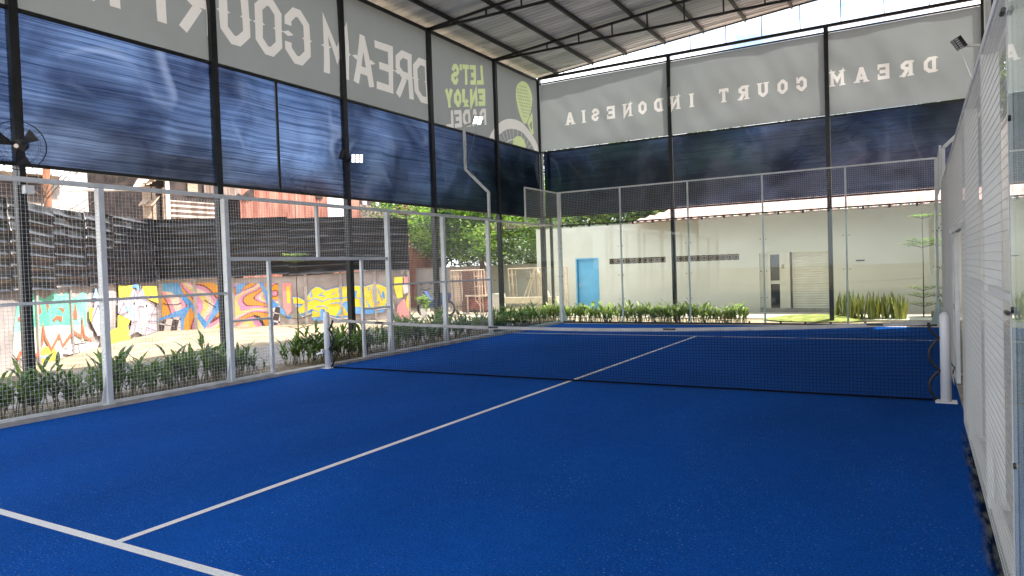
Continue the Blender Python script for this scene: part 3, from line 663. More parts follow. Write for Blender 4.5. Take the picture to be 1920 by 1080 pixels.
# right boundary wall
M['plaster'] = mat('plaster', (.50, .48, .44), .9, var=.08, vscale=1.3, bump=.15, bscale=12)
wl = thing('boundary_wall', 'pale plastered boundary wall behind the right mesh fence', 'wall', (6.7, 0, 0))
MB().box(6.62, 6.8, -14, 15.0, -.2, 5.2).build('panel', M['plaster'], wl); MB().box(6.58, 6.84, -14, 15.0, 5.2, 5.28).build('coping', M['concrete'], wl)
MB().box(6.12, 6.27, 10.6, 10.75, 0, 9.0).build('downpipe', M['white_steel'], can)

# ------------------------------------------------------------------ floodlights, fan
M['lens_on'] = mat('lens_on', (1, 1, 1), .3, emit=(1, 1, .97, 1.1)); M['lens_off'] = mat('lens_off', (.75, .78, .8), .15)
M['alu'] = mat('alu', (.55, .56, .56), .35, .8)
def lamp_head(t, c, d, on, n=2, w=.12, h=.22):
    """n LED modules side by side at c facing d"""
    d = Vector(d).normalized(); x = d.cross(Vector((0, 0, 1))).normalized(); y = x.cross(d)
    for k in range(n):
        cc = Vector(c) + x * ((k - (n - 1) / 2) * (w + .02))
        def Q(a, b, e): return cc + x * a + y * b + d * e
        b_ = MB(); cs = [(-w / 2, -h / 2), (w / 2, -h / 2), (w / 2, h / 2), (-w / 2, h / 2)]
        b_.add([Q(a, b, -.03) for a, b in cs] + [Q(a, b, .015) for a, b in cs], [(0, 3, 2, 1), (4, 5, 6, 7), (0, 1, 5, 4), (1, 2, 6, 5), (2, 3, 7, 6), (3, 0, 4, 7)])
        for q in range(5):
            a = -w / 2 + w * (q + .5) / 5
            b_.add([Q(a - .003, -h / 2, -.03), Q(a + .003, -h / 2, -.03), Q(a + .003, h / 2, -.03), Q(a - .003, h / 2, -.03), Q(a - .003, -h / 2, -.06), Q(a + .003, -h / 2, -.06), Q(a + .003, h / 2, -.06), Q(a - .003, h / 2, -.06)],
                   [(4, 5, 6, 7), (0, 1, 5, 4), (1, 2, 6, 5), (2, 3, 7, 6), (3, 0, 4, 7)])
        hd = b_.build('lamp_head', M['black_steel'] if not on else M['alu'], t)
        l = MB(); nn = (3, 5)
        for i in range(nn[0]):   # rows of small LEDs
            for j in range(nn[1]):
                a = -w / 2 + w * (i + .5) / nn[0]; b = -h / 2 + h * (j + .5) / nn[1]; r1, r2 = w / nn[0] * .36, h / nn[1] * .36
                l.add([Q(a - r1, b - r2, .017), Q(a + r1, b - r2, .017), Q(a + r1, b + r2, .017), Q(a - r1, b + r2, .017)], [(0, 1, 2, 3)])
        l.build('lens', M['lens_on'] if on else M['lens_off'], hd)
def pole_lamp(s, y, label, on):
    x0 = -4.98 if s < 0 else 5.0
    t = thing('floodlight_pole', label, 'floodlight', (x0, y, 3.07), 'floodlights on bent white poles')
    pz = [(x0, y, 3.07), (x0, y, 3.72), (x0 + s * .68, y, 4.37), (x0 + s * .68, y, 5.52)]
    p = MB()
    for a, b in zip(pz[:-1], pz[1:]): p.bar(a, b, .06)
    p.build('pole', M['white_steel'], t)
    MB().bar((x0 + s * .68, y, 5.50), (x0 + s * .30, y, 5.56), .045).build('arm', M['white_steel'], t)
    lamp_head(t, (x0 + s * .26, y, 5.6), (-s * .75, -.35, -.55), on)
    MB().tube([(x0 + s * .3, y + .02, 5.5), (x0 + s * .45, y + .03, 5.0), (x0 + s * .66, y + .04, 4.5), (x0 + s * .3, y + .04, 4.0)], .005, 5).build('cable', M['alu'], t)
    return t
pole_lamp(-1, 5.94, 'lit floodlight on a bent white pole rising from the left fence', True)
pole_lamp(1, 6.0, 'unlit twin floodlight on an arm at the upper right above the mesh fence', False)
t = thing('wall_floodlight', 'lit twin floodlight fixed to a black post halfway up the left tarpaulins', 'floodlight', (WX + .1, 2.2, 4.27))
MB().bar((WX + .06, 2.26, 4.22), (WX + .3, 2.1, 4.25), .03).build('arm', M['black_steel'], t)
lamp_head(t, (WX + .30, 2.30, 4.27), (.75, -.6, -.3), True, 1, .26, .18)
lamp_head(t, (WX + .30, 1.86, 4.30), (.6, .75, -.3), False, 1, .24, .18)
# wall fan on the near left post
fy, fz = -4.52, 3.62; fx = WX + .36
t = thing('wall_fan', 'black wall fan mounted on the leftmost black post', 'fan', (fx, fy, fz))
fd = Vector((.75, -.62, -.2)).normalized(); fxv = fd.cross(Vector((0, 0, 1))).normalized(); fyv = fxv.cross(fd)
def F(r, a, e): return Vector((fx, fy, fz)) + fxv * (r * math.cos(a)) + fyv * (r * math.sin(a)) + fd * e
c = MB()
for r, e in ((.33, 0), (.33, -.03), (.25, .05), (.15, .075), (.25, -.08)):
    c.tube([F(r, 2 * math.pi * k / 32, e) for k in range(33)], .0045 if r > .3 else .0025, 5, caps=False)
for k in range(40):
    a = 2 * math.pi * k / 40; c.tube([F(.06, a, .08), F(.2, a, .066), F(.33, a, 0)], .0014, 4, caps=False)
    c.tube([F(.08, a, -.1), F(.2, a, -.09), F(.33, a, -.03)], .0014, 4, caps=False)
c.build('cage', M['black_plastic'], t)
bl = MB()
for k in range(3):
    a0 = 2 * math.pi * k / 3 + .4
    vs = []; 
    for r in (.05, .15, .27):
        for da, e in ((-.35 if r > .1 else -.2, -.03), (.35, .02)): vs.append(F(r, a0 + da, e))
    bl.add(vs, [(0, 1, 3, 2), (2, 3, 5, 4)])
bl.build('blades', mat('fan_blade', (.006, .007, .009), .6), t)
MB().tube([F(0, 0, -.03), F(0, 0, -.2)], .085, 14).build('motor', M['black_plastic'], t)
MB().tube([F(0, 0, .083), F(0, 0, .092)], .028, 14).build('badge', M['alu'], t)
MB().bar((fx - .15, fy + .1, fz - .05), (WX + .1, -4.38, fz - .25), .05).bar((WX + .09, -4.37, fz - .05), (WX + .09, -4.37, fz - .5), .07).build('bracket', M['black_plastic'], t)
MB().box(WX + .06, WX + .16, -4.36, -4.24, 3.0, 3.12).build('switch_box', M['white_paint'], t)

# ------------------------------------------------------------------ plants
def leafstrip(mb, p, dirv, L, wd, droop, m, seg=4, up0=1.0):
    d = Vector((dirv[0], dirv[1], 0)).normalized(); side = Vector((-d.y, d.x, 0)); p = Vector(p); ang = up0; vs = []
    for i in range(seg + 1):
        f = i / seg; ww = wd * math.sin(math.pi * (.12 + .88 * f) ** .8) if i < seg else 0.002
        vs += [p - side * ww / 2, p + side * ww / 2]
        ang -= droop / seg; p = p + (d * math.cos(ang) + Vector((0, 0, 1)) * math.sin(ang)) * (L / seg)
    mb.add(vs, [(2 * i, 2 * i + 1, 2 * i + 3, 2 * i + 2) for i in range(seg)], m)
def lily(h, seed, sun=False):
    r = random.Random(seed); fo = MB(); st = MB()
    for k in range(r.randint(6, 8)):
        a = r.uniform(0, 6.28); b = Vector((r.uniform(-.14, .14), r.uniform(-.14, .14), 0)); hh = h * r.uniform(.65, 1.1)
        top = b + Vector((math.cos(a) * .12, math.sin(a) * .12, hh * .78)); st.tube([b, (b + top) / 2 + Vector((0, 0, .03)), top], [.008, .007, .004], 4)
        for q in range(6):
            f = .42 + .58 * q / 5; p = b + (top - b) * f; aa = a + q * 2.6 + r.uniform(-.4, .4)
            leafstrip(fo, p, (math.cos(aa), math.sin(aa)), hh * r.uniform(.34, .55), r.uniform(.04, .06), r.uniform(.5, 1.5), r.choice([0, 0, 1]), up0=r.uniform(.9, 1.35))
    return fo, st
protos = []
def make_plant(fo, st, name, label, cat, group, mats, loc):
    t = thing(name, label, cat, loc, group, world=False)
    fo.build('foliage', mats, t); st.build('stem', M['stem'], t); return t
GL = 'leafy plants in the shaded bed along the left fence'
LBL = 'strap leaved green plant in the shaded row outside the left mesh fence'
pro = [make_plant(*lily(.62, 40 + k), 'leafy_plant', LBL, 'plant', GL, [M['leaf_a'], M['leaf_b']], (-5.7, -8.4 + .1 * k, 0)) for k in range(5)]
used = set()
def place(pro, loc, sc, label=None, group=None):
    k = random.randrange(len(pro)); p = pro[k]
    if id(p) not in used:
        used.add(id(p)); p.location = loc; p.rotation_euler = (0, 0, random.uniform(0, 6.28)); p.scale = (sc, sc, sc); o = p
        if label: o['label'] = label
    else: o = copy_thing(p, loc, random.uniform(0, 6.28), sc, label)
    if group: o['group'] = group
    return o
y = -8.6
while y < 9.9:
    for xx in (-5.95, -5.55):
        if -.95 < y < .05 and xx > -5.8: continue
        if -1.1 < y < -.1 or random.random() < .07: continue
        place(pro, (xx + random.uniform(-.1, .1), y + random.uniform(-.08, .08), 0), random.uniform(.6, 1.15) * (1.12 if y < 6 else .95))
    y += .24
LB2 = 'green strap leaved plant in the row behind the far glass wall, left part'
M['leaf_y'] = addtrans(mat('leaf_y', (.26, .33, .07), .5, var=.4, vscale=9), (.5, .6, .14), .4)
pr2 = [make_plant(*lily(.55, 60 + k), 'leafy_plant', LB2, 'plant', 'leafy plants behind the far glass wall', [M['leaf_y'], M['leaf_b']], (-5 + k * .3, 10.9, 0)) for k in range(4)]
x = -6.0
while x < .35:
    for yy in (10.65, 11.05): place(pr2, (x + random.uniform(-.1, .1), yy + random.uniform(-.07, .07), 0), random.uniform(.85, 1.25))
    x += .24
def snake(seed):
    r = random.Random(seed); fo = MB()
    for k in range(14):
        a = r.uniform(0, 6.28); b = (r.uniform(-.18, .18), r.uniform(-.12, .12), 0)
        leafstrip(fo, b, (math.cos(a), math.sin(a)), r.uniform(.5, .85), .07, r.uniform(-.1, .2), r.choice([0, 1]), up0=r.uniform(1.3, 1.56))
    return fo
sp = [tag(snake(90 + k).build('snake_plant', [M['snake_a'], M['snake_b']]), 'tall yellow green snake plant clump in the pebble bed behind the far glass', 'plant', 'snake plants in a row') for k in range(4)]
sx0, sx1 = at(1578, 598, 1, 12.3)[0], at(1690, 598, 1, 12.3)[0]
for i in range(11):
    xx = sx0 + (sx1 - sx0) * i / 10
    loc = (xx, 12.25 + random.uniform(-.15, .15), .03)
    o = sp[i] if i < 4 else sp[i % 4].copy()
    if i >= 4: COL.objects.link(o)
    o.location = loc; o.rotation_euler = (0, 0, random.uniform(0, 6)); o.scale = (1, 1, random.uniform(.85, 1.08))
def tier_tree(base, h, tiers, label, sc=1.0, mats=('leaf_b', 'leaf_tree2')):
    t = thing('tiered_tree', label, 'tree', base, 'slender tiered trees', world=False)
    tk = MB(); tk.tube([(0, 0, 0), (.01, 0, h * .5), (0, .01, h)], [.018, .012, .006], 6); fo = MB()
    for z, r, n in tiers:
        for k in range(9):
            a = 2 * math.pi * k / 9 + z; tip = Vector((math.cos(a) * r, math.sin(a) * r, z + .12 * r)); tk.tube([(0, 0, z - .05), tip], [.005, .002], 4)
            for q in range(n):
                f = random.uniform(.35, 1.05); p = Vector((0, 0, z)) + (tip - Vector((0, 0, z))) * f + Vector((random.gauss(0, .05), random.gauss(0, .05), random.gauss(.02, .03))) * r * 2
                aa = random.uniform(0, 6.28); leafstrip(fo, p, (math.cos(aa), math.sin(aa)), .11, .055, .6, random.choice([0, 1]), seg=2, up0=.4)
    fo.build('crown', [M[m] for m in mats], t); tk.build('trunk', M['bark'], t); return t
b = at(1732, 590, 1, 13.2); tier_tree((b[0], 13.2, 0), 2.95, [(.35, .35, 10), (.6, .42, 16), (.8, .36, 14), (2.0, .50, 34), (2.12, .44, 20), (2.8, .30, 18)], 'slender tree with three leaf tiers in front of the grey building')
b = at(560, 640, 2, 0); tier_tree((-9.5, at(560, 640, 0, -9.5)[1], 0), 2.35, [(.4, .45, 10), (.65, .5, 10), (2.1, .36, 26), (2.25, .28, 14)], 'thin young tree with a yellow green top, seen through the left gateway')

def tree(base, trunk_h, blobs, nleaf, size, label, mats, trunk_r=.18, name='tree'):
    t = thing(name, label, 'tree', base, world=False)
    tk = MB(); tk.tube([(0, 0, -.1), (.05, .03, trunk_h * .5), (0, 0, trunk_h)], [trunk_r, trunk_r * .75, trunk_r * .55], 8)
    for c, r in blobs: tk.tube([(0, 0, trunk_h * .85), tuple(Vector(c) * .55 + Vector((0, 0, trunk_h * .4))), c], [trunk_r * .4, trunk_r * .25, trunk_r * .08], 5)
    tk.build('trunk', M['bark'], t)
    fo = MB(); tot = sum(r[0] * r[1] for c, r in blobs)
    V = []; Fs = []; Ms = []
    for c, r in blobs:
        n = int(nleaf * r[0] * r[1] / tot); ncl = max(6, int(n / 26))
        for q in range(ncl):
            d = Vector((random.gauss(0, 1), random.gauss(0, 1), random.gauss(0, 1))).normalized() * (random.random() ** .45)
            cc = Vector((c[0] + d.x * r[0], c[1] + d.y * r[0], c[2] + d.z * r[1])); mi = random.choice([0, 0, 1, 2]) if d.z < .3 else random.choice([0, 1, 1])
            cr = r[0] * random.uniform(.10, .2)
            for k in range(26):
                p = cc + Vector((random.gauss(0, cr), random.gauss(0, cr), random.gauss(0, cr * .55)))
                a = random.uniform(0, 6.28); e = random.uniform(-.9, .5); s = size * random.uniform(.6, 1.3)
                u = Vector((math.cos(a) * math.cos(e), math.sin(a) * math.cos(e), math.sin(e))); v = u.cross(Vector((random.gauss(0, .5), random.gauss(0, .5), 1))).normalized()
                o = len(V); V.extend([p, p + u * s * .5 + v * s * .22, p + u * s, p + u * s * .5 - v * s * .22]); Fs.append((o, o + 1, o + 2, o + 3)); Ms.append(mi)
    fo.v = [tuple(x) for x in V]; fo.f = Fs; fo.m = Ms
    fo.build('crown', [M[m] for m in mats], t); return t
LG = ('leaf_tree', 'leaf_tree2', 'leaf_dark')
bp = at(900, 560, 1, 17.5)
tree((bp[0] - .5, 18.5, 0), 3.0, [((0, 0, 4.2), (2.2, 1.5)), ((-2, -.4, 4.0), (1.8, 1.3)), ((2.0, 0, 3.6), (1.5, 1.2)), ((1.0, -1.3, 2.9), (1.3, .9)), ((-1.2, -1.2, 3.1), (1.3, 1.0)), ((.4, 0, 5.8), (1.8, 1.2)), ((2.9, 1, 4.9), (1.5, 1.1))], 26000, .17,
     'broad bright green tree spreading beside the end of the grey building', LG)
tree((-9.5, 27, 0), 3.5, [((0, 0, 5), (3, 2)), ((3, 0, 4.6), (2.6, 1.7)), ((-3, 0, 5.4), (2.6, 2)), ((1, 0, 7), (2.5, 1.5))], 16000, .26, 'bright green tree behind the left end of the grey building roof', LG)
tree((-3.5, 27, 0), 3.5, [((0, 0, 4.7), (3, 1.7)), ((3, 0, 4.3), (2.6, 1.4)), ((-3, 0, 5.0), (2.4, 1.7)), ((0, 0, 6.4), (2.6, 1.3))], 15000, .26, 'green tree behind the middle of the grey building', LG)
tree((7.6, 25, 0), 6, [((0, 0, 9.4), (2.6, 2.2)), ((-1.4, 0, 10.3), (1.5, 1.3)), ((2, 0, 11.2), (2.4, 1.6)), ((-1.0, 0, 7.2), (2.2, 1.8))], 14000, .28, 'tall tree whose top shows above the far banner at the upper right', LG)
tree((-17.5, 21, 0), 3, [((0, 0, 4.2), (2.6, 2)), ((2.6, -.5, 3.4), (2.0, 1.5)), ((-2.5, 0, 4.6), (2.2, 1.6)), ((1.5, 0, 6.2), (2.2, 1.8))], 15000, .22, 'dense dark green tree behind the scaffold frames', ('leaf_dark', 'leaf_tree', 'leaf_dark'))
for i, (x, y, h, lb) in enumerate(((-31, 26, 10.5, 'leftmost of the tall dark trees showing through the left tarpaulins'), (-26, 33, 11.5, 'second tall dark tree through the left tarpaulins, beyond the tin sheds'), (-20.5, 37, 12, 'third tall dark tree through the tarpaulins near the far left corner'), (-14, 38, 12, 'tall dark tree behind the far left corner post'), (-7.5, 37, 11.5, 'tall tree behind the grey building, left of centre'), (-1, 37, 11.2, 'tall tree behind the grey building roof, centre'), (5.5, 36, 11, 'tall tree behind the grey building roof, right'))):
    tree((x, y, 0), h * .45, [((0, 0, h * .55), (3.4, h * .2)), ((2.8, .5, h * .5), (2.6, h * .2)), ((-2.8, -.4, h * .52), (2.6, h * .2)), ((.6, 0, h * .8), (2.8, h * .17)), ((-1, 1, h * .25), (3.2, h * .16))], 13000, .30, lb, ('leaf_dark', 'leaf_tree', 'leaf_dark'), .3)
tree((-13.2, 23.5, 0), 1.6, [((0, 0, 2.6), (2.2, 1.2)), ((2.4, 0, 2.3), (1.6, 1.0)), ((-2.4, 0, 2.5), (1.8, 1.1)), ((0.8, 0, 4.0), (2.0, 1.0))], 9000, .17, 'low dark bushy tree filling the gap under the broad bright tree', ('leaf_dark', 'leaf_tree', 'leaf_dark'))
# small dark shrub by the post above the fence
bq = at(828, 400, 0, -8.6)
tree((-8.6, bq[1], 0), 2.7, [((0, 0, 3.15), (.55, .5)), ((.1, -.1, 3.6), (.35, .35))], 1500, .10, 'thin dark leafed sapling by the end of the black metal sheets', ('leaf_dark', 'leaf_dark', 'leaf_tree'), .03)

lt = MB()
for k in range(1500):
    if k < 700: x, y, z = random.uniform(-6.2, -5.25), random.uniform(-9, 10), .012
    elif k < 1200: x, y, z = random.uniform(-9.5, -6.4), random.uniform(-6, 11), .016
    else: x, y, z = random.uniform(-6, 5), random.uniform(10.3, 12.5), .01
    a = random.uniform(0, 6.28); q = random.uniform(.02, .05); c_, s_ = math.cos(a) * q, math.sin(a) * q
    lt.add([(x + c_, y + s_, z + .01), (x - s_ * .4, y + c_ * .4, z), (x - c_, y - s_, z + random.uniform(0, .015)), (x + s_ * .4, y - c_ * .4, z + .004)], [(0, 1, 2, 3)])
o = lt.build('leaf_litter', mat('dry_leaf', (.20, .11, .05), .9, col2=(.42, .30, .15), vscale=4)); tag(o, 'dry fallen leaves scattered over the planting beds and gravel', 'leaf litter', None, 'stuff')
# ------------------------------------------------------------------ graffiti wall and black sheets
WA, WB, WC = (-9.6, -4.2), (-18.1, 5.3), (-12.0, 11.4)
M['old_wall'] = mat('old_wall', (.30, .26, .25), .92, col2=(.44, .39, .38), vscale=1.6, bump=.3, bscale=20)
def P_(name, c, v=.10): return mat(name, c, .85, var=v, vscale=3)
M['g_teal'] = mat('paint_teal', (.10, .52, .33), .85, col2=(.30, .66, .50), vscale=1.5); M['g_mint'] = mat('paint_mint', (.42, .62, .46), .85, col2=(.62, .62, .52), vscale=2)
M['g_red'] = P_('paint_red', (.62, .14, .07)); M['g_yel'] = P_('paint_yellow', (.78, .66, .06)); M['g_gold'] = P_('paint_gold', (.80, .58, .05))
M['g_blk'] = P_('paint_black', (.03, .025, .03)); M['g_wht'] = P_('paint_white', (.66, .62, .63)); M['g_lil'] = P_('paint_lilac', (.46, .40, .47))
M['g_blue'] = mat('paint_blue', (.06, .26, .62), .85, col2=(.20, .42, .75), vscale=2.5); M['g_sky'] = P_('paint_sky', (.30, .50, .68)); M['g_pink'] = P_('paint_pink', (.70, .30, .30))
def swirl():
    m = bpy.data.materials.new('paint_swirl'); m.use_nodes = True; t = m.node_tree; b = t.nodes['Principled BSDF']; b.inputs['Roughness'].default_value = .85
    c = t.nodes.new('ShaderNodeTexCoord'); w_ = t.nodes.new('ShaderNodeTexNoise'); w_.inputs['Scale'].default_value = .42; w_.inputs['Detail'].default_value = .6; w_.inputs['Distortion'].default_value = .6
    mu = t.nodes.new('ShaderNodeMath'); mu.operation = 'MULTIPLY'; mu.inputs[1].default_value = 7.5
    fr = t.nodes.new('ShaderNodeMath'); fr.operation = 'FRACT'; r = t.nodes.new('ShaderNodeValToRGB'); r.color_ramp.interpolation = 'CONSTANT'
    cols = [(0, (.76, .34, .04)), (.24, (.25, .05, .06)), (.30, (.70, .30, .50)), (.48, (.76, .60, .20)), (.62, (.78, .62, .52)), (.74, (.70, .32, .45)), (.86, (.25, .05, .05)), (.91, (.76, .34, .04))]
    e = r.color_ramp.elements
    e[0].position = 0; e[0].color = (*cols[0][1], 1); e[1].position = cols[1][0]; e[1].color = (*cols[1][1], 1)
    for p, cc in cols[2:]: q = e.new(p); q.color = (*cc, 1)
    L = t.links.new; L(c.outputs['Object'], w_.inputs['Vector']); L(w_.outputs['Fac'], mu.inputs[0]); L(mu.outputs[0], fr.inputs[0]); L(fr.outputs[0], r.inputs[0]); L(r.outputs[0], b.inputs['Base Color'])
    return m
M['g_swirl'] = swirl()
def checker():
    m = mat('paint_checker', (.1, .1, .1), .85); t = m.node_tree; b = t.nodes['Principled BSDF']; c = t.nodes.new('ShaderNodeTexCoord'); v = t.nodes.new('ShaderNodeTexChecker')
    mpn = t.nodes.new('ShaderNodeMapping'); mpn.inputs['Rotation'].default_value = (.6, .3, .75)
    v.inputs['Scale'].default_value = 5; v.inputs['Color1'].default_value = (.66, .60, .60, 1); v.inputs['Color2'].default_value = (.07, .05, .05, 1)
    t.links.new(c.outputs['Object'], mpn.inputs[0]); t.links.new(mpn.outputs[0], v.inputs['Vector']); t.links.new(v.outputs['Color'], b.inputs['Base Color']); return m
M['g_chk'] = checker()
GM = ['g_teal', 'g_mint', 'g_red', 'g_yel', 'g_gold', 'g_blk', 'g_wht', 'g_lil', 'g_blue', 'g_sky', 'g_pink', 'g_swirl', 'g_chk']; GI = {k: i for i, k in enumerate(GM)}
class Wing:
    def __init__(s, p0, p1, ext0=0):
        s.p0, s.p1 = np.array(p0, float), np.array(p1, float); s.L = np.hypot(*(s.p1 - s.p0)); s.e = (s.p1 - s.p0) / s.L
        n = np.array([-s.e[1], s.e[0]]); c = CAM[:2] - s.p0; s.n = n if n @ c > 0 else -n; s.k = 0; s.mb = MB()
    def P(s, a, z, o=0): q = s.p0 + s.e * a + s.n * o; return (q[0], q[1], z)
    def px(s, u, v): return atv(u, v, s.p0, s.p1)
    def poly(s, pts, m, zf):
        s.k += 1; o = .006 + s.k * .002; s.mb.add([s.P(*_cl(s.px(*zf(*p))), o) for p in pts], [tuple(range(len(pts)))], GI[m])
    def line(s, pts, w, m, zf, closed=False):
        s.k += 1; o = .006 + s.k * .002; q = [_cl(s.px(*zf(*p))) for p in pts]; stroke(s.mb, q, w, closed, lambda a, b: s.P(a, b, o), GI[m])
    def oval(s, c, rx, ry, m, zf, n=18): s.poly([(c[0] + rx * math.cos(2 * math.pi * k / n), c[1] + ry * math.sin(2 * math.pi * k / n)) for k in range(n)], m, zf)
def _cl(p): return (p[0], min(max(p[1], .0), 1.78))
Z2 = lambda x, y: (x / 4.91, 500 + y / 4.91); Z3 = lambda x, y: (200 + x / 7.71, 500 + y / 7.71); Z4 = lambda x, y: (420 + x / 5.053, 500 + y / 5.05)
W1 = Wing(WA, WB); W2 = Wing(WB, WC)
def wallwing(W, label, zt):
    t = thing('graffiti_wall', label, 'wall', W.P(0, 0)); mb = MB(); n = 14
    for i in range(n):                       # cast panels between slim ribs
        a0, a1 = W.L * i / n, W.L * (i + 1) / n
        vs = [W.P(a, z, o) for o in (-.12, 0) for a, z in ((a0, -.15), (a1, -.15), (a1, zt(a1)), (a0, zt(a0)))]
        mb.add(vs, [(0, 3, 2, 1), (4, 5, 6, 7), (0, 1, 5, 4), (1, 2, 6, 5), (2, 3, 7, 6), (3, 0, 4, 7)])
    mb.build('panel', M['old_wall'], t)
    for i in range(0, n + 1, 2):
        a = W.L * i / n; r = MB(); r.add([W.P(a + da, z, o) for o in (-.14, .05) for da, z in ((-.05, -.1), (.05, -.1), (.05, zt(a) + .06), (-.05, zt(a) + .06))], [(0, 3, 2, 1), (4, 5, 6, 7), (0, 1, 5, 4), (1, 2, 6, 5), (2, 3, 7, 6), (3, 0, 4, 7)])
        r.build('rib', M['old_wall'], t)
    return t
t1 = wallwing(W1, 'graffiti wall with teal, orange and yellow spray paint, left wing of the yard wall', lambda a: 1.60 + .12 * a / 12.7)
w_ = W1
w_.poly([(120, 640), (150, 340), (200, 330), (280, 240), (350, 262), (400, 300), (500, 230), (560, 270), (620, 230), (690, 290), (760, 230), (790, 240), (800, 330), (790, 470), (800, 560), (640, 600), (300, 620)], 'g_teal', Z2)
w_.poly([(110, 800), (120, 610), (300, 560), (520, 540), (760, 540), (850, 600), (850, 640), (640, 740), (320, 800), (150, 850)], 'g_mint', Z2)
for q in ([(350, 300), (380, 420), (360, 440), (340, 380)], [(420, 330), (450, 360), (430, 420)], [(520, 375), (590, 385), (575, 430), (560, 395)], [(480, 480), (520, 450), (570, 460), (560, 510), (520, 480), (490, 510)], [(160, 460), (220, 470), (215, 490), (160, 500)], [(660, 480), (690, 330), (705, 480)]): w_.poly(q, 'g_red', Z2)
w_.line([(150, 850), (175, 800), (225, 770)], .10, 'g_red', Z2)
w_.poly([(350, 900), (380, 750), (440, 730), (500, 760), (525, 880), (400, 905)], 'g_yel', Z2)
w_.poly([(340, 920), (350, 830), (430, 810), (430, 835), (375, 845), (365, 920)], 'g_sky', Z2)
w_.poly([(500, 770), (545, 640), (580, 740), (560, 860), (540, 890)], 'g_wht', Z2)
w_.poly([(560, 800), (640, 715), (780, 690), (900, 700), (890, 775), (640, 812)], 'g_wht', Z2)
w_.line([(320, 830), (360, 740), (380, 690), (384, 560), (405, 660), (460, 765), (530, 630), (562, 735), (630, 640), (670, 605), (740, 650), (746, 480), (765, 640), (830, 690)], .085, 'g_red', Z2)
for q in ([(640, 800), (680, 690)], [(660, 720), (780, 700), (760, 790), (640, 810)], [(700, 700), (720, 800)], [(880, 620), (960, 630), (940, 770), (890, 775), (880, 620)], [(900, 640), (930, 760)], [(955, 640), (890, 740)], [(160, 850), (160, 960)], [(160, 850), (230, 920)]): w_.line(q, .022, 'g_blk', Z2)
w_.poly([(800, 380), (850, 380), (880, 500), (820, 520), (800, 470)], 'g_yel', Z2)
w_.poly([(820, 520), (850, 330), (880, 260), (990, 220), (1000, 560), (960, 620), (880, 640)], 'g_lil', Z2)
w_.poly([(890, 330), (930, 300), (970, 420), (960, 470), (920, 460), (880, 420)], 'g_sky', Z2); w_.poly([(830, 290), (862, 190), (890, 290)], 'g_sky', Z2)
w_.oval((928, 520), 28, 60, 'g_wht', Z2); w_.oval((930, 505), 10, 22, 'g_blk', Z2)
for q in ([(815, 515), (880, 350), (905, 420), (930, 320), (985, 560)], [(960, 380), (985, 300)]): w_.line(q, .022, 'g_blk', Z2)
w_.poly([(950, 745), (975, 600), (1060, 560), (1060, 450), (1110, 430), (1175, 430), (1175, 500), (1150, 560), (1180, 600), (1175, 665), (1060, 700), (1010, 735)], 'g_yel', Z2)
w_.poly([(1065, 170), (1130, 180), (1200, 170), (1190, 300), (1150, 350), (1070, 290)], 'g_yel', Z2); w_.poly([(1290, 180), (1420, 180), (1440, 340), (1340, 300), (1290, 230)], 'g_gold', Z2)
w_.poly([(1060, 310), (1170, 290), (1200, 200), (1250, 240), (1290, 200), (1320, 300), (1400, 350), (1420, 600), (1300, 640), (1240, 600), (1160, 640), (1190, 500), (1060, 430)], 'g_lil', Z2)
w_.poly([(1170, 330), (1190, 420), (1250, 470), (1210, 470), (1160, 440), (1120, 380)], 'g_sky', Z2); w_.poly([(1180, 200), (1200, 165), (1250, 165), (1260, 220), (1210, 190)], 'g_blue', Z2)
w_.poly([(1250, 365), (1370, 420), (1330, 560), (1290, 650), (1270, 560)], 'g_wht', Z2)
w_.oval((1205, 345), 28, 45, 'g_wht', Z2); w_.oval((1328, 365), 30, 45, 'g_wht', Z2); w_.oval((1208, 340), 8, 15, 'g_blk', Z2); w_.oval((1322, 362), 8, 15, 'g_blk', Z2)
for q in ([(1200, 320), (1222, 195), (1240, 260), (1275, 185), (1290, 300)], [(1250, 368), (1300, 372)], [(1250, 370), (1275, 560), (1295, 650), (1330, 540), (1400, 380)], [(1060, 440), (1110, 330), (1150, 420), (1080, 440)], [(1330, 440), (1430, 440)], [(1310, 500), (1430, 510)], [(1290, 300), (1430, 380)], [(1180, 520), (1230, 500), (1190, 640)], [(1310, 560), (1420, 600)]): w_.line(q, .02, 'g_blk', Z2)
w_.mb.build('mural', [M[k] for k in GM], t1)
zt2 = lambda a: 1.74 + .2 * max(0, a - 5) / 3.6
t2 = wallwing(W2, 'graffiti wall with orange swirls and yellow lettering, right wing of the yard wall', zt2)
w_ = W2; _cl = lambda p: (min(max(p[0], .02), 8.6), min(max(p[1], .0), 1.9))
w_.poly([(800, 235), (1060, 230), (1300, 235), (1520, 225), (1700, 330), (1760, 350), (1760, 240), (2480, 240), (2480, 650), (2500, 900), (1660, 955), (1150, 955), (800, 955)], 'g_swirl', Z3)
w_.poly([(800, 235), (1050, 235), (1100, 370), (1220, 500), (1360, 700), (1450, 800), (1620, 420), (1660, 430), (1660, 600), (1420, 915), (1210, 590), (1130, 740), (1110, 955), (1080, 955), (1070, 720), (900, 740), (760, 790), (740, 760), (1180, 570), (1060, 440), (930, 370), (800, 350)], 'g_blue', Z3)
w_.poly([(830, 770), (1000, 730), (1070, 735), (1080, 955), (740, 950), (730, 850)], 'g_chk', Z3)
for q in ([(820, 530), (860, 548), (950, 552), (1030, 545), (1085, 520)], [(1415, 485), (1580, 590)]): w_.line(q, .03, 'g_blk', Z3)
w_.poly([(110, 170), (220, 150), (150, 250), (120, 260)], 'g_blue', Z4)
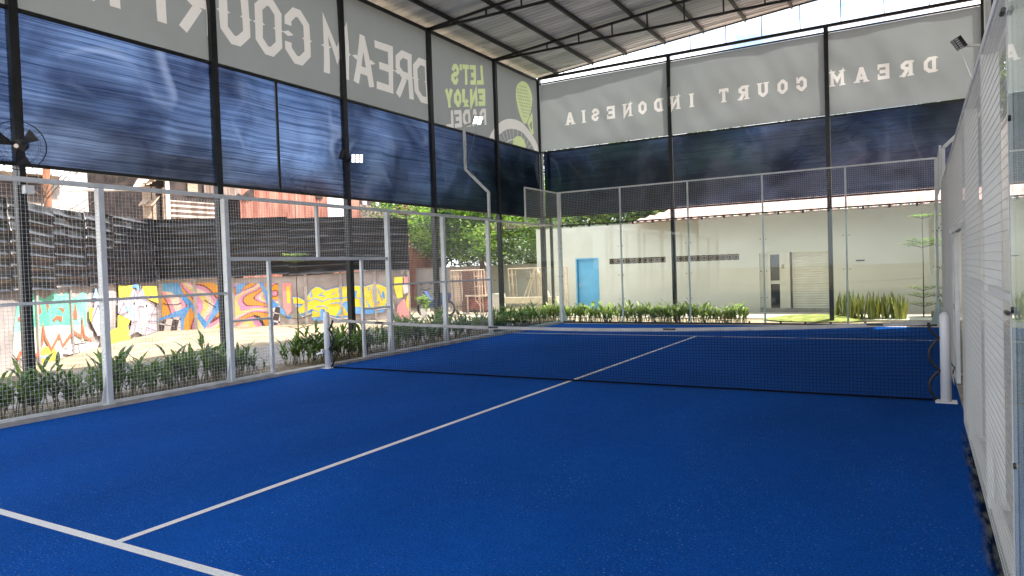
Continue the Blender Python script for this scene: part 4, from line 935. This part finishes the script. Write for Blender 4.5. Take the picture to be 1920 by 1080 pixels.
w_.poly([(330, 150), (370, 150), (400, 220), (470, 320), (560, 400), (640, 470), (620, 500), (520, 430), (470, 580), (430, 590), (420, 420), (390, 280)], 'g_blue', Z4)
w_.poly([(440, 400), (530, 370), (530, 540), (480, 550)], 'g_chk', Z4); w_.poly([(270, 450), (340, 470), (390, 560), (370, 590), (340, 520)], 'g_blk', Z4)
w_.poly([(550, 150), (640, 150), (640, 420), (600, 470), (560, 380)], 'g_pink', Z4); w_.poly([(590, 190), (620, 180), (630, 340), (600, 350)], 'g_gold', Z4)
yel = [(650, 290), (700, 290), (760, 320), (800, 270), (830, 220), (870, 190), (910, 200), (960, 230), (1020, 210), (1170, 180), (1250, 180), (1340, 190), (1420, 160), (1480, 170), (1550, 200), (1570, 290), (1590, 370), (1500, 370), (1400, 390), (1290, 380), (1200, 380), (1180, 460), (1060, 470), (990, 450), (940, 390), (920, 470), (830, 480), (840, 400), (720, 450), (700, 400), (760, 350), (660, 350)]
w_.poly([(x + 22, y + 24) for x, y in yel], 'g_blue', Z4); w_.line([(x + 22, y + 24) for x, y in yel], .035, 'g_wht', Z4, True)
w_.line(yel, .05, 'g_blue', Z4, True)
w_.poly([(700, 455), (850, 370), (850, 400), (735, 470)], 'g_blue', Z4)
w_.poly([(830, 485), (960, 470), (985, 500), (870, 520)], 'g_blue', Z4)
w_.poly([(1290, 380), (1450, 420), (1530, 400), (1510, 430), (1350, 450), (1180, 440), (1180, 390)], 'g_blue', Z4)
w_.poly(yel, 'g_gold', Z4)
for q in ([(790, 330), (870, 300), (930, 330), (1000, 300)], [(870, 380), (950, 370), (990, 400)], [(1010, 350), (1080, 340), (1130, 380)], [(1210, 330), (1240, 290), (1290, 300), (1300, 370)], [(1180, 200), (1170, 290), (1100, 300)], [(1320, 210), (1310, 330)], [(1400, 180), (1420, 330), (1470, 340)], [(1450, 200), (1500, 320)], [(820, 400), (900, 430)], [(1090, 210), (1080, 240)], [(940, 240), (900, 270), (960, 280)]): w_.line(q, .035, 'g_blue', Z4)
for q in ([(810, 300), (830, 225), (840, 280)], [(910, 470), (915, 390), (960, 430), (950, 480)], [(1060, 470), (1100, 400), (1120, 410), (1085, 465)], [(1015, 300), (1120, 290), (1120, 300), (1010, 310)], [(1120, 350), (1160, 320), (1200, 400), (1180, 460)], [(1230, 300), (1225, 240), (1260, 220), (1250, 290)], [(1335, 300), (1395, 385), (1370, 385)], [(1500, 230), (1515, 240), (1525, 310), (1490, 280)], [(1530, 340), (1560, 350), (1560, 370), (1530, 370)], [(1080, 260), (1140, 250), (1090, 268)], [(870, 305), (905, 308), (890, 318)], [(1020, 270), (1050, 235), (1045, 260)], [(1360, 200), (1375, 190), (1370, 240)]): w_.poly(q, 'g_blue', Z4)
w_.poly([(1610, 100), (1690, 95), (1690, 290), (1640, 300), (1610, 200)], 'g_yel', Z4); w_.poly([(1700, 90), (1840, 95), (1840, 250), (1780, 240), (1700, 200)], 'g_pink', Z4)
w_.poly([(1635, 510), (1640, 370), (1700, 300), (1750, 350), (1770, 430), (1830, 490), (1800, 520)], 'g_pink', Z4); w_.oval((1785, 335), 62, 100, 'g_gold', Z4); w_.poly([(1690, 170), (1760, 170), (1760, 240), (1700, 260)], 'g_wht', Z4)
w_.mb.build('mural', [M[k] for k in GM], t2)
MB().box(WA[0] - .25 - .9, WA[0] + .2 - .9, -3.5, -3.05, -.1, 1.9).build('end_pillar', M['concrete'], t1)

M['black_sheet'] = mat('black_sheet', (.008, .008, .009), .32, .3, col2=(.032, .027, .027), vscale=1.2, bump=.6, bscale=1.4, lo=.4, hi=.8)
M['black_sheet_dusty'] = mat('black_sheet_dusty', (.04, .03, .028), .5, .1, col2=(.14, .10, .085), vscale=1.4, stretch=(.4, .4, 2), bump=.5, bscale=1.5)
M['fence_post'] = mat('timber', (.30, .20, .12), .85, var=.3, vscale=8)
def sheets(W, a0, a1, zb, zt, m, label, seed, per=.20, off=.06):
    t = thing('metal_sheet_screen', label, 'metal fence', W.P(a0, 0), 'black corrugated sheets above the graffiti wall')
    n = max(2, int((a1 - a0) / 1.9)); r = random.Random(seed)
    for k in range(n):
        s0 = a0 + (a1 - a0) * k / n - .04; s1 = a0 + (a1 - a0) * (k + 1) / n + .04; lean = r.uniform(-.03, .03); dz = r.uniform(-.07, .05); tilt = r.uniform(-.03, .03)
        nu = 16; Z0, Z1 = zb(s0) + dz, zt(s0); nv = int((Z1 - Z0) / per * 8); vs = []
        for j in range(nv + 1):
            for i in range(nu + 1):
                a = s0 + (s1 - s0) * i / nu; z = Z0 + (zt(a) - Z0) * j / nv; ph = 2 * math.pi * (z - Z0) / per
                o = off + .034 * math.exp(-(math.sin(ph / 2) / .28) ** 2) + lean * (z - Z0) + .05 * noise.noise(Vector((a * 1.3, z * 2.2, seed))) + .018 * noise.noise(Vector((a * 5, z * 5, seed))) + (k % 2) * .012
                vs.append(W.P(a, z + tilt * (a - s0) + (.03 * noise.noise(Vector((a * 4, seed, k))) if j == 0 else 0), o))
        MB().add(vs, [(j * (nu + 1) + i, j * (nu + 1) + i + 1, (j + 1) * (nu + 1) + i + 1, (j + 1) * (nu + 1) + i) for j in range(nv) for i in range(nu)]).build('corrugated_sheet', m, t, smooth=True)
    return t
sheets(W1, .5, 12.6, lambda a: 1.62 + .05 * a / 12, lambda a: 3.50 + .3 * max(0, a - 5) / 7.5, M['black_sheet'], 'dusty black corrugated sheets above the teal graffiti, left wing', 3, per=.24)
sheets(W2, .06, W2.L, lambda a: 1.72 + .15 * (a / 8.6), lambda a: 3.82 - .02 * a / 8, M['black_sheet'], 'shiny black corrugated sheets above the swirl and yellow graffiti, right wing', 5, per=.26)

# ------------------------------------------------------------------ houses beyond the left wall
def slab(ax, val, u0, u1, v0, v1, th=.2):      # wall plane facing the court from two pixels
    pass
M['rust_red'] = mat('rust_red', (.34, .12, .08), .8, .1, col2=(.56, .29, .22), vscale=1.1, stretch=(1, 2.2, .5), bump=.2, bscale=4)
M['rust_grey'] = mat('rust_grey', (.22, .15, .12), .75, .2, col2=(.46, .36, .31), vscale=1.5, stretch=(1, 3, .5))
M['white_wall'] = mat('white_wall', (.70, .66, .63), .9, var=.08, vscale=.8)
M['pink_wall'] = mat('pink_wall', (.55, .26, .27), .9, var=.1, vscale=1)
M['dark_in'] = mat('dark_timber', (.05, .035, .03), .9, var=.5, vscale=3)
M['wood'] = mat('wood', (.28, .20, .14), .85, col2=(.50, .38, .28), vscale=4, stretch=(1, 1, 4))
HX = -23.5
def yz(u, v, x=HX): p = at(u, v, 0, x); return p[1], p[2]
def corrugated(y0, y1, z0, z1, x, m, name, parent, vert=True, per=.16, amp=.03):
    mb = MB()
    if vert:
        n = int((y1 - y0) / per * 4); vs = []
        for i in range(n + 1):
            y = y0 + (y1 - y0) * i / n; o = amp * (0, 1, 0, -1)[i % 4]; vs += [(x + o, y, z0), (x + o, y, z1)]
        mb.add(vs, [(2 * i, 2 * i + 2, 2 * i + 3, 2 * i + 1) for i in range(n)])
    else:
        n = int((z1 - z0) / per * 4); vs = []
        for i in range(n + 1):
            z = z0 + (z1 - z0) * i / n; o = amp * (0, 1, 0, -1)[i % 4]; vs += [(x + o, y0, z), (x + o, y1, z)]
        mb.add(vs, [(2 * i, 2 * i + 1, 2 * i + 3, 2 * i + 2) for i in range(n)])
    return mb.build(name, m, parent)
# red corrugated shed
ya, yb = yz(450, 380)[0], yz(612, 380)[0]
t = thing('corrugated_shed', 'shed clad in rusty salmon red corrugated sheets above the black fence', 'shed', (HX, ya, 0))
MB().box(HX - 5, HX - .06, ya, yb, 0, 6.3).build('frame', M['dark_in'], t)
corrugated(ya, ya + (yb - ya) * .62, 0, 6.4, HX, M['rust_red'], 'wall_sheet', t); corrugated(ya + (yb - ya) * .6, yb, 0, 6.35, HX + .05, M['rust_red'], 'wall_sheet', t, per=.22)
y_, z_ = yz(418, 390); corrugated(yz(382, 360)[0], ya + .1, z_ + .5, 6.3, HX + .02, M['rust_grey'], 'wall_sheet', t)
hb = MB(); y1_, z1_ = yz(452, 367); hb.add([(HX + .06, y1_ + a, z1_ + b) for a, b in ((-.5, -.15), (-.2, .1), (0, 0), (.3, .25), (.75, .45), (.7, -.1), (.2, -.22))], [tuple(range(7))]); hb.build('hole', M['dark_in'], t)
MB().box(HX + .05, HX + .12, yz(590, 370)[0], yz(602, 370)[0], yz(590, 372)[1], yz(590, 360)[1]).build('vent', M['dark_in'], t)
# timber house with broken eaves
ya, yb = yz(268, 380)[0], yz(382, 360)[0]
t = thing('timber_house', 'weathered timber house with ragged dark eaves above the black fence', 'house', (HX, ya, 0))
zlo = yz(330, 376)[1]
corrugated(yz(303, 390)[0], yz(408, 390)[0], 0, zlo, HX + .06, M['rust_grey'], 'lower_wall', t, vert=False, per=.22)
MB().box(HX - 4, HX - .05, ya, yb + .8, 0, 7.2).build('interior', M['dark_in'], t)
for u in (270, 277, 286, 306):
    y = yz(u, 380)[0]; MB().box(HX + .02, HX + .12, y - .08, y + .08, 0, zlo + .5).build('timber_post', M['wood'], t)
y = yz(309, 360)[0]; MB().box(HX + .1, HX + .2, y - .09, y + .09, 2, 7).build('timber_post', M['white_wall'], t)
ev = MB()
for k in range(16):
    u = 240 + k * 3.4 + random.uniform(-2, 2); y, z = yz(u, 356 - k * 1.6); ev.bar((HX + .9, y - .3, z - .1 + random.uniform(-.1, .1)), (HX - 1.0, y + 1.6 + random.uniform(-.4, .6), z + 1.0), .12, .03)
for k in range(9):
    y, z = yz(263 + k * 3, 378 + random.uniform(-3, 3)); ev.bar((HX + .4, y - .3, z - .2), (HX - .2, y + .5, z + .35), .10, .03)
ev.build('eave_board', M['wood'], t)
MB().box(HX - 4, HX + .3, ya + .3, yb + .8, 6.9, 7.05).build('roof', M['rust_grey'], t)
y, z = yz(361, 352); MB().box(HX - .04, HX + .02, y - .25, y + .25, z - .3, z + .3).build('shutter', M['wood'], t)
# pale sheds to the right
t = thing('corrugated_shed', 'shed with cream panel and grey tin sheets right of the salmon red shed', 'shed', (HX, yz(615, 390)[0], 0))
ya, yb = yz(614, 390)[0], yz(742, 400)[0]; MB().box(HX - 5, HX - .3, ya, yb, 0, 6.1).build('frame', M['dark_in'], t)
MB().box(HX - .2, HX - .1, ya, yz(658, 390)[0], 0, 6.2).build('cream_panel', M['white_wall'], t)
zz = yz(700, 386)[1]
corrugated(yz(659, 390)[0], yz(674, 390)[0], 0, 6.1, HX, M['rust_red'], 'wall_sheet', t); corrugated(yz(675, 390)[0], yz(742, 390)[0], 0, zz, HX, M['rust_grey'], 'wall_sheet', t)
for u in (684, 707): y = yz(u, 380)[0]; MB().box(HX - .1, HX + .05, y - .12, y + .12, zz, 6.1).build('post', M['white_wall'], t)
t = thing('corrugated_shed', 'rusty salmon and grey shed at the right end of the black fence', 'shed', (HX, yz(745, 395)[0], 0))
ya, yb = yz(744, 400)[0], yz(818, 400)[0]; MB().box(HX - 5, HX - .06, ya, yb, 0, 6.0).build('frame', M['dark_in'], t)
ym = yz(768, 395)[0]; corrugated(ya, ym, 0, 6.0, HX, M['rust_red'], 'wall_sheet', t); corrugated(ym, yb, 0, 5.9, HX + .04, M['rust_grey'], 'wall_sheet', t)
t = thing('corrugated_shed', 'low dark brown shed seen through the tree, right of the graffiti', 'shed', (-19.5, 16, 0))
corrugated(13.5, 21, 0, 3.0, -17.8, M['rust_red'], 'wall_sheet', t); MB().box(-21, -17.9, 13.5, 21, 0, 2.9).build('frame', M['dark_in'], t)
# white and pink houses
x_ = -29
t = thing('white_house', 'plain white house with a pink gable above the left black sheets', 'house', (x_, yz(150, 350, x_)[0], 0))
ya, yb = yz(92, 350, x_)[0], yz(300, 350, x_)[0]
MB().box(x_ - 6, x_, ya, yb, 0, 9).build('wall', M['white_wall'], t)
gp = [yz(u, v, x_ + .02) for u, v in ((188, 322), (206, 322), (195, 352), (190, 352))]
MB().add([(x_ + .02, a, b) for a, b in gp], [(0, 1, 2, 3)]).build('pink_trim', M['pink_wall'], t)
gp = [yz(u, v, x_ + .03) for u, v in ((193, 358), (222, 318), (258, 345), (240, 400), (200, 400))]
M['pale_pink'] = mat('pale_pink', (.66, .46, .45), .9, var=.05)
MB().add([(x_ + .03, a, b) for a, b in gp], [tuple(range(5))]).build('pink_gable', M['pale_pink'], t)
ga = [yz(u, v, x_ + .4) for u, v in ((200, 350), (224, 316), (262, 343), (256, 343), (224, 322), (206, 350))]
t = thing('old_cottage', 'grey weathered cottage at the far left behind bare branches', 'house', (-25, yz(20, 350, -25)[0], 0))
ya, yb = yz(-60, 350, -25)[0], yz(112, 350, -25)[0]
M['grime'] = mat('grime_wall', (.26, .22, .19), .9, col2=(.58, .52, .48), vscale=1.2, bump=.3)
MB().box(-29, -25, ya, yb, 0, yz(60, 326, -25)[1]).build('wall', M['grime'], t)
zr = yz(60, 326, -25)[1]; MB().add([(-24.6, ya, zr), (-24.6, yb + .3, zr), (-27, yb + .3, zr + 1.3), (-27, ya, zr + 1.3)], [(0, 1, 2, 3)]).build('roof', M['white_wall'], t)
for u in (22, 74): y, z = yz(u, 350, -24.95); MB().box(-25.05, -24.97, y - .4, y + .4, z - .6, z + .4).build('window', M['dark_in'], t)
M['rust_pole'] = mat('rust_pole', (.36, .15, .08), .8, var=.3, vscale=4)
y = yz(88, 340, -20)[0]
t = thing('standpipe', 'rusty orange pole standing behind the left black sheets', 'pole', (-20, y, 0)); MB().tube([(-20, y, 0), (-20, y, 6.2)], .11, 10).build('shaft', M['rust_pole'], t)
MB().tube([(-20, y + .35, 0), (-20, y + .35, 4.6), (-20, y + .6, 4.85), (-19.9, y + 3.5, 5.1)], .05, 8).build('side_pipe', M['white_wall'], t)
t = thing('bare_tree', 'leafless twiggy tree in front of the old cottage', 'tree', (-19, yz(30, 350, -19)[0], 0)); 
tk = MB(); y = yz(34, 350, -19)[0]
def twig(p, d, L, r, n):
    p2 = p + d * L; tk.tube([p, p2], [r, r * .65], 4, caps=False)
    if n:
        for k in range(3): twig(p2, (d + Vector((random.gauss(0, .45), random.gauss(0, .6), random.gauss(0, .4)))).normalized(), L * .72, r * .6, n - 1)
twig(Vector((-19, y, 0)), Vector((0, .05, 1)).normalized(), 2.6, .05, 5)
tk.build('branches', M['bark'], t)

# ------------------------------------------------------------------ clutter beyond the left corner
M['scaf'] = mat('scaffold_paint', (.55, .40, .28), .7, col2=(.66, .52, .40), vscale=4)
M['lumber'] = mat('lumber', (.62, .50, .36), .8, var=.12, vscale=5, stretch=(1, 1, 3))
def scaffold(p, ang, label, lean=.25, n=3):
    t = thing('scaffold_frame', label, 'scaffold', p)
    e = Vector((math.cos(ang), math.sin(ang), 0)); q = Vector((-e.y, e.x, 0))
    for k in range(n):
        mb = MB(); o = Vector(p) + q * (.12 * k) + e * (.08 * k)
        def G(a, z): return o + e * a + Vector((0, 0, z)) - q * (lean * z * .3)
        for a in (0, 1.15): mb.tube([G(a, 0), G(a, 1.75)], .025, 6)
        mb.tube([G(0, 1.75), G(1.15, 1.75)], .025, 6); mb.tube([G(.18, .55), G(.18, 1.7)], .018, 6); mb.tube([G(.97, .55), G(.97, 1.7)], .018, 6)
        mb.tube([G(0, .3), G(.05, .42), G(.18, .55)], .018, 6); mb.tube([G(1.15, .3), G(1.1, .42), G(.97, .55)], .018, 6)
        for z in (.7, 1.1, 1.5): mb.tube([G(0, z), G(.18, z)], .014, 5); mb.tube([G(.97, z), G(1.15, z)], .014, 5)
        mb.build('frame', M['scaf'], t)
    return t
pp = at(850, 592, 2, 0); pa = at(850, 590, 1, 13.6)
t = scaffold((pa[0], 13.6, 0), .25, 'stack of leaning tan scaffold frames seen through the left mesh'); 
hb = MB(); hb.box(pa[0] + .1, pa[0] + 1.25, 14.1, 14.3, .05, 1.7); hb.build('board_panel', mat('brown_board', (.17, .10, .08), .85, var=.3, vscale=5, stretch=(6, 1, 1)), t)
pb = at(965, 575, 1, 15.5); scaffold((pb[0], 15.2, 0), .05, 'tan scaffold frames leaning on the grey building corner, left one of the pair', n=2)
pc = at(1012, 570, 1, 14.9); scaffold((pc[0], 14.85, 0), .05, 'tan scaffold frame beside the glass corner post, right one of the pair', n=2)
t = thing('timber_trestle', 'A shaped bundle of pale timber boards propped by the grey building', 'timber', (at(1000, 570, 1, 15)[0], 15, 0))
x0 = at(1003, 520, 1, 14.8)[0]
for dx, ph in ((-.75, 0), (-.5, .1), (.7, .2), (.9, .25)): MB().bar((x0 + dx, 14.7 + ph * .3, 0), (x0 + dx * .05, 14.9, 1.75), .11, .035).build('board', M['lumber'], t)
xa, xb = at(925, 560, 1, 13.4)[0], at(1046, 560, 1, 13.4)[0]
t = thing('timber_bench', 'long pale timber beam on blocks behind the corner plants', 'bench', (xa, 13.4, 0))
MB().box(xa + .4, xb, 13.3, 13.5, .45, .68).build('beam', M['lumber'], t)
MB().box(xa, xa + .42, 13.2, 13.6, .0, .82).build('block', mat('pale_block', (.55, .48, .42), .9, var=.1), t); MB().box(xb - .5, xb - .2, 13.25, 13.55, 0, .45).build('block', M['lumber'], t)
xa, xb = at(892, 570, 1, 14.2)[0], at(938, 570, 1, 14.2)[0]
t = thing('work_table', 'low wooden work table beside the scaffold frames', 'table', (xa, 14.2, 0))
MB().box(xa - .3, xb, 13.9, 14.5, .7, .76).build('tabletop', M['lumber'], t)
for X in (xa - .25, xb - .08):
    for Y in (13.95, 14.4): MB().box(X, X + .06, Y, Y + .06, 0, .699).build('leg', M['lumber'], t)
MB().box(xa - .2, xb - .1, 14.05, 14.35, .15, .6).build('crate', mat('brick_red', (.30, .12, .09), .9, var=.2, vscale=8), t)
# motorcycle under a blue cover
M['blue_paint'] = mat('blue_bike', (.03, .06, .20), .35, var=.2); M['rubber'] = mat('rubber', (.015, .015, .016), .8)
pm = at(812, 590, 1, 12.6)
t = thing('motorcycle', 'dark blue motorcycle parked by the end of the graffiti wall', 'motorcycle', (pm[0], 12.6, 0))
mx_, my = pm[0], 12.6
def wheel(c, name):
    b_ = MB(); b_.tube([(c[0] + .27 * math.cos(a), c[1], c[2] + .27 * math.sin(a)) for a in np.linspace(0, 2 * math.pi, 21)], .05, 8, caps=False); w = b_.build(name, M['rubber'], t, smooth=True)
    r = MB(); r.tube([(c[0], c[1] - .05, c[2]), (c[0], c[1] + .05, c[2])], .05, 10)
    for k in range(10): a = 2 * math.pi * k / 10; r.tube([c, (c[0] + .25 * math.cos(a), c[1], c[2] + .25 * math.sin(a))], .006, 4)
    r.build('rim', M['alu'], w)
wheel((mx_ - .45, my, .32), 'wheel'); wheel((mx_ + .75, my, .32), 'wheel')
bd = MB(); bd.add([(mx_ + a, my + s, z) for s in (-.11, .11) for a, z in ((-.35, .45), (-.2, .35), (.3, .35), (.75, .62), (.85, .85), (.3, .82), (.05, .62), (-.15, .75), (-.3, 1.0), (-.42, .95))], [tuple(range(10))[::-1], tuple(range(10, 20))] + [(i, (i + 1) % 10, 10 + (i + 1) % 10, 10 + i) for i in range(10)])
bd.build('body', M['blue_paint'], t, bevel=.03)
MB().box(mx_ + .1, mx_ + .8, my - .12, my + .12, .83, .92).build('saddle', M['black_plastic'], t, bevel=.03)
MB().tube([(mx_ - .3, my - .32, 1.08), (mx_ - .33, my, 1.03), (mx_ - .3, my + .32, 1.08)], .017, 8).tube([(mx_ - .33, my, 1.03), (mx_ - .45, my, .32)], .025, 8).build('handlebar', M['black_plastic'], t)
for s in (-1, 1): MB().tube([(mx_ - .3, my + s * .25, 1.08), (mx_ - .28, my + s * .3, 1.25)], .006, 5).tube([(mx_ - .28, my + s * .3, 1.25), (mx_ - .27, my + s * .3, 1.32)], .05, 8).build('mirror', M['black_plastic'], t)
MB().tube([(mx_ - .44, my, .88), (mx_ - .38, my, .88)], .08, 12).build('headlight', M['alu'], t)
pq = at(803, 580, 1, 12.2)
fo, st = lily(.75, 77); t = thing('potted_plant', 'bushy potted plant in front of the red and yellow graffiti', 'plant', (pq[0], 12.0, 0), world=False)
for q in range(3):
    f2, s2 = lily(.5, 80 + q); fo.add([(x * 1.2, y * 1.2, z + .35) for x, y, z in f2.v], f2.f, 0)
fo.build('foliage', [M['leaf_b'], M['leaf_tree2']], t); MB().tube([(0, 0, 0), (0, 0, .35)], [.14, .19], 16).build('pot', M['white_paint'], t)
t = thing('boundary_wall', 'low pale grey wall seen through the glass left of the grey building', 'wall', (-12, 19.5, 0))
MB().box(-18, -9.2, 19.4, 19.6, -.1, 1.9).build('panel', M['plaster'], t); MB().box(-18, -9.2, 19.36, 19.64, 1.9, 1.96).build('coping', M['concrete'], t)

# ------------------------------------------------------------------ grey building at the far end
YB = 15.6
M['grey_wall'] = mat('grey_wall', (.70, .68, .62), .9, var=.05, vscale=.7, bump=.08, bscale=14)
def xu(u, v, y=YB): p = at(u, v, 1, y); return p[0], p[2]
t = thing('grey_building', 'long low grey building with a pinkish tiled roof behind the court', 'building', (-1, YB, 0))
XL, XR = xu(1007, 500)[0], 9.0; ZT = xu(1400, 398)[1]; ZT = 3.27
# wall pieces around the openings (door_b and door_w are recessed)
d1a, z1t = xu(1079, 484); d1b = xu(1122, 484)[0]; d2a, z2t = xu(1440, 474); d2b = xu(1480, 474)[0]; s1a, zst = xu(1481, 473); s1b = xu(1560, 473)[0]; r0 = xu(1423, 474)[0]
v1a, vz1 = xu(1142, 484); v1b, vz0 = xu(1142, 494.5); v1b = xu(1248, 488)[0]; v2a = xu(1268, 484)[0]; v2b = xu(1386, 484)[0]
wl = MB(); F0, F1 = YB, YB + .2
vzb, vzt = 1.78, 1.98; z1t = 1.95; z2t = 2.05
vzt = xu(1200, 483)[1]; vzb = xu(1200, 493.5)[1]; z1t = xu(1100, 484)[1]; z2t = xu(1460, 473.5)[1]
def wbox(x0, x1, z0, z1): wl.box(x0, x1, F0, F1, z0, z1)
wbox(XL, d1a, -.1, ZT); wbox(d1a, d1b, z1t, ZT); wbox(d1b, v1a, -.1, ZT)
for a, b in ((v1a, v1b), (v2a, v2b)): wbox(a, b, -.1, vzb); wbox(a, b, vzt, ZT)
wbox(v1b, v2a, -.1, ZT); wbox(v2b, r0, -.1, ZT); wbox(r0, s1b, z2t, ZT); wbox(s1b, XR, -.1, ZT)
wl.box(r0, d2a, YB + .1, F1, .12, z2t); wl.box(XL, XL + .2, F1, YB + 7, -.1, ZT)
wl.box(d1a - .1, d1b + .1, YB + .3, YB + .36, -.1, ZT - .05); wl.box(r0 - .1, s1b + .1, YB + .3, YB + .36, -.1, ZT - .05)
wl.build('wall', M['grey_wall'], t)
MB().box(r0, s1b, YB - .06, YB + .25, -.1, .12).build('step', M['concrete'], t)
M['door_blue'] = mat('door_blue', (.14, .44, .72), .5, var=.06)
d = MB().box(d1a + .07, d1b - .05, YB + .08, YB + .13, 0, z1t - .05).build('blue_door', M['door_blue'], t); d['label'] = 'light blue door'
MB().box(d1a, d1a + .05, YB - .01, YB + .14, 0, z1t - .051).box(d1b - .05, d1b, YB - .01, YB + .14, 0, z1t - .051).box(d1a, d1b, YB - .01, YB + .14, z1t - .05, z1t).build('door_frame', M['door_blue'], d)
MB().box(d1a + .12, d1a + .16, YB + .05, YB + .08, .95, 1.1).build('handle', M['alu'], d)
M['vent_dark'] = mat('vent_dark', (.06, .05, .045), .9); M['vent_stone'] = mat('vent_stone', (.40, .34, .26), .9, var=.25, vscale=9)
for a, b in ((v1a, v1b), (v2a, v2b)):
    v = MB(); v.box(a, b, YB + .16, YB + .19, vzb, vzt); vo = v.build('breeze_block_vent', M['vent_dark'], t)
    v = MB(); n = int((b - a) / (vzt - vzb)); s = (b - a) / n; h = vzt - vzb
    for k in range(n):
        c = a + s * (k + .5); zc = (vzb + vzt) / 2
        v.box(a + s * k - .006, a + s * k + .006, YB + .02, YB + .15, vzb, vzt)
        v.tube([(c + h * .3 * math.cos(q), YB + .06, zc + h * .3 * math.sin(q)) for q in np.linspace(0, 2 * math.pi, 11)], .012, 4, caps=False)
        for q in (.785, 2.356, 3.927, 5.498): v.tube([(c + h * .3 * math.cos(q), YB + .06, zc + h * .3 * math.sin(q)), (c + h * .68 * math.cos(q), YB + .06, zc + h * .68 * math.sin(q))], .010, 4)
    v.build('block_pattern', M['vent_stone'], vo)
M['cream'] = mat('cream', (.72, .68, .60), .7, var=.05); M['dark_glass'] = mat('dark_glass', (.03, .035, .045), .08)
dd = MB(); dd.box(d2a, d2a + .06, YB - .02, YB + .12, .12, z2t - .06).box(d2b - .32, d2b, YB - .02, YB + .12, .12, z2t - .06).box(d2a, d2b, YB - .02, YB + .12, z2t - .06, z2t)
df = dd.build('glass_door', M['cream'], t)
MB().box(d2a + .06, d2b - .32, YB + .06, YB + .09, 1.05, z2t - .06).box(d2a + .06, d2b - .32, YB + .06, YB + .09, .12, .93).build('pane', M['dark_glass'], df)
MB().box(d2a + .06, d2b - .32, YB + .04, YB + .1, .932, 1.048).build('kick_rail', M['grey_wall'], df)
MB().box(d2b - .25, d2b - .17, YB - .04, YB - .02, 1.45, 1.6).build('door_sign', M['vent_stone'], df)
sh = MB(); vs = []; n = 46; zz0, zz1 = .12, z2t
for i in range(n + 1):
    z = zz0 + (zz1 - zz0) * i / n; o = .012 if i % 2 else 0
    vs += [(s1a + .05, YB + .08 + o, z), (s1b - .12, YB + .08 + o, z)]
sh.add(vs, [(2 * i, 2 * i + 1, 2 * i + 3, 2 * i + 2) for i in range(n)]); sh.build('roller_shutter', M['cream'], t)
MB().box(s1b - .12, s1b, YB + .02, YB + .12, .12, z2t).build('shutter_guide', mat('pale_green', (.50, .58, .48), .7), t)
MB().box(s1b + .7, s1b + .95, YB - .015, YB - .001, 1.62, 1.66).build('wall_plate', M['black_plastic'], t)
# roof
M['pink_tile'] = mat('pink_tile', (.34, .20, .175), .85, col2=(.50, .35, .31), vscale=3, bump=.5, bscale=30)
x1 = xu(1185, 413)[0]; rf = MB(); per = .28; n = int((XR + .5 - x1) / per * 4); vs = []
for i in range(n + 1):
    x = x1 + (XR + .5 - x1) * i / n; o = .03 * (0, 1, 0, -1)[i % 4]; run = min(6.0, (x - x1) * .85)
    vs += [(x, YB - .35, ZT + .04 + o), (x, YB - .35 + run, ZT + .04 + o + run * .42)]
rf.add(vs, [(2 * i, 2 * i + 2, 2 * i + 3, 2 * i + 1) for i in range(n)]); rf.build('roof', M['pink_tile'], t)
MB().box(XL, XR, YB + .0, YB + 7, ZT + .001, ZT + .035).build('roof_slab', M['concrete'], t)
MB().box(x1, XR + .5, YB - .38, YB - .3, ZT - .02, ZT + .03).build('fascia', M['pink_tile'], t)
b = MB().box(0, .14, 0, .1, 0, .1)
for i, (u, lb) in enumerate(((1746, 'left small reddish brick at the foot of the tiered tree'), (1757, 'right small reddish brick at the foot of the tiered tree'))):
    p = at(u, 590, 1, 13.4); o = MB().box(0, .16, 0, .1, 0, .16).build('brick', mat('brick_%d' % i, (.42, .27, .18), .9, var=.2, vscale=8), bevel=.008); o.location = (p[0], 13.4, .0); tag(o, lb, 'brick', 'two bricks by the tree')
p = at(1362, 592, 1, 12.2)
rk = MB(); rr = random.Random(3)
for s in (1,):
    vs = []; 
    for j in range(1, 6):
        for k in range(10):
            th = math.pi * j / 6; a = 2 * math.pi * k / 10; q = 1 + rr.uniform(-.12, .12); vs.append((.25 * q * math.sin(th) * math.cos(a), .2 * q * math.sin(th) * math.sin(a), .16 + .17 * q * math.cos(th)))
    rk.add(vs, [(j * 10 + k, j * 10 + (k + 1) % 10, (j + 1) * 10 + (k + 1) % 10, (j + 1) * 10 + k) for j in range(4) for k in range(10)] + [tuple(range(10))])
o = rk.build('garden_rock', M['pebble'], smooth=True); o.location = (p[0], 12.2, 0); tag(o, 'pale rounded rock at the right end of the plant row', 'rock')
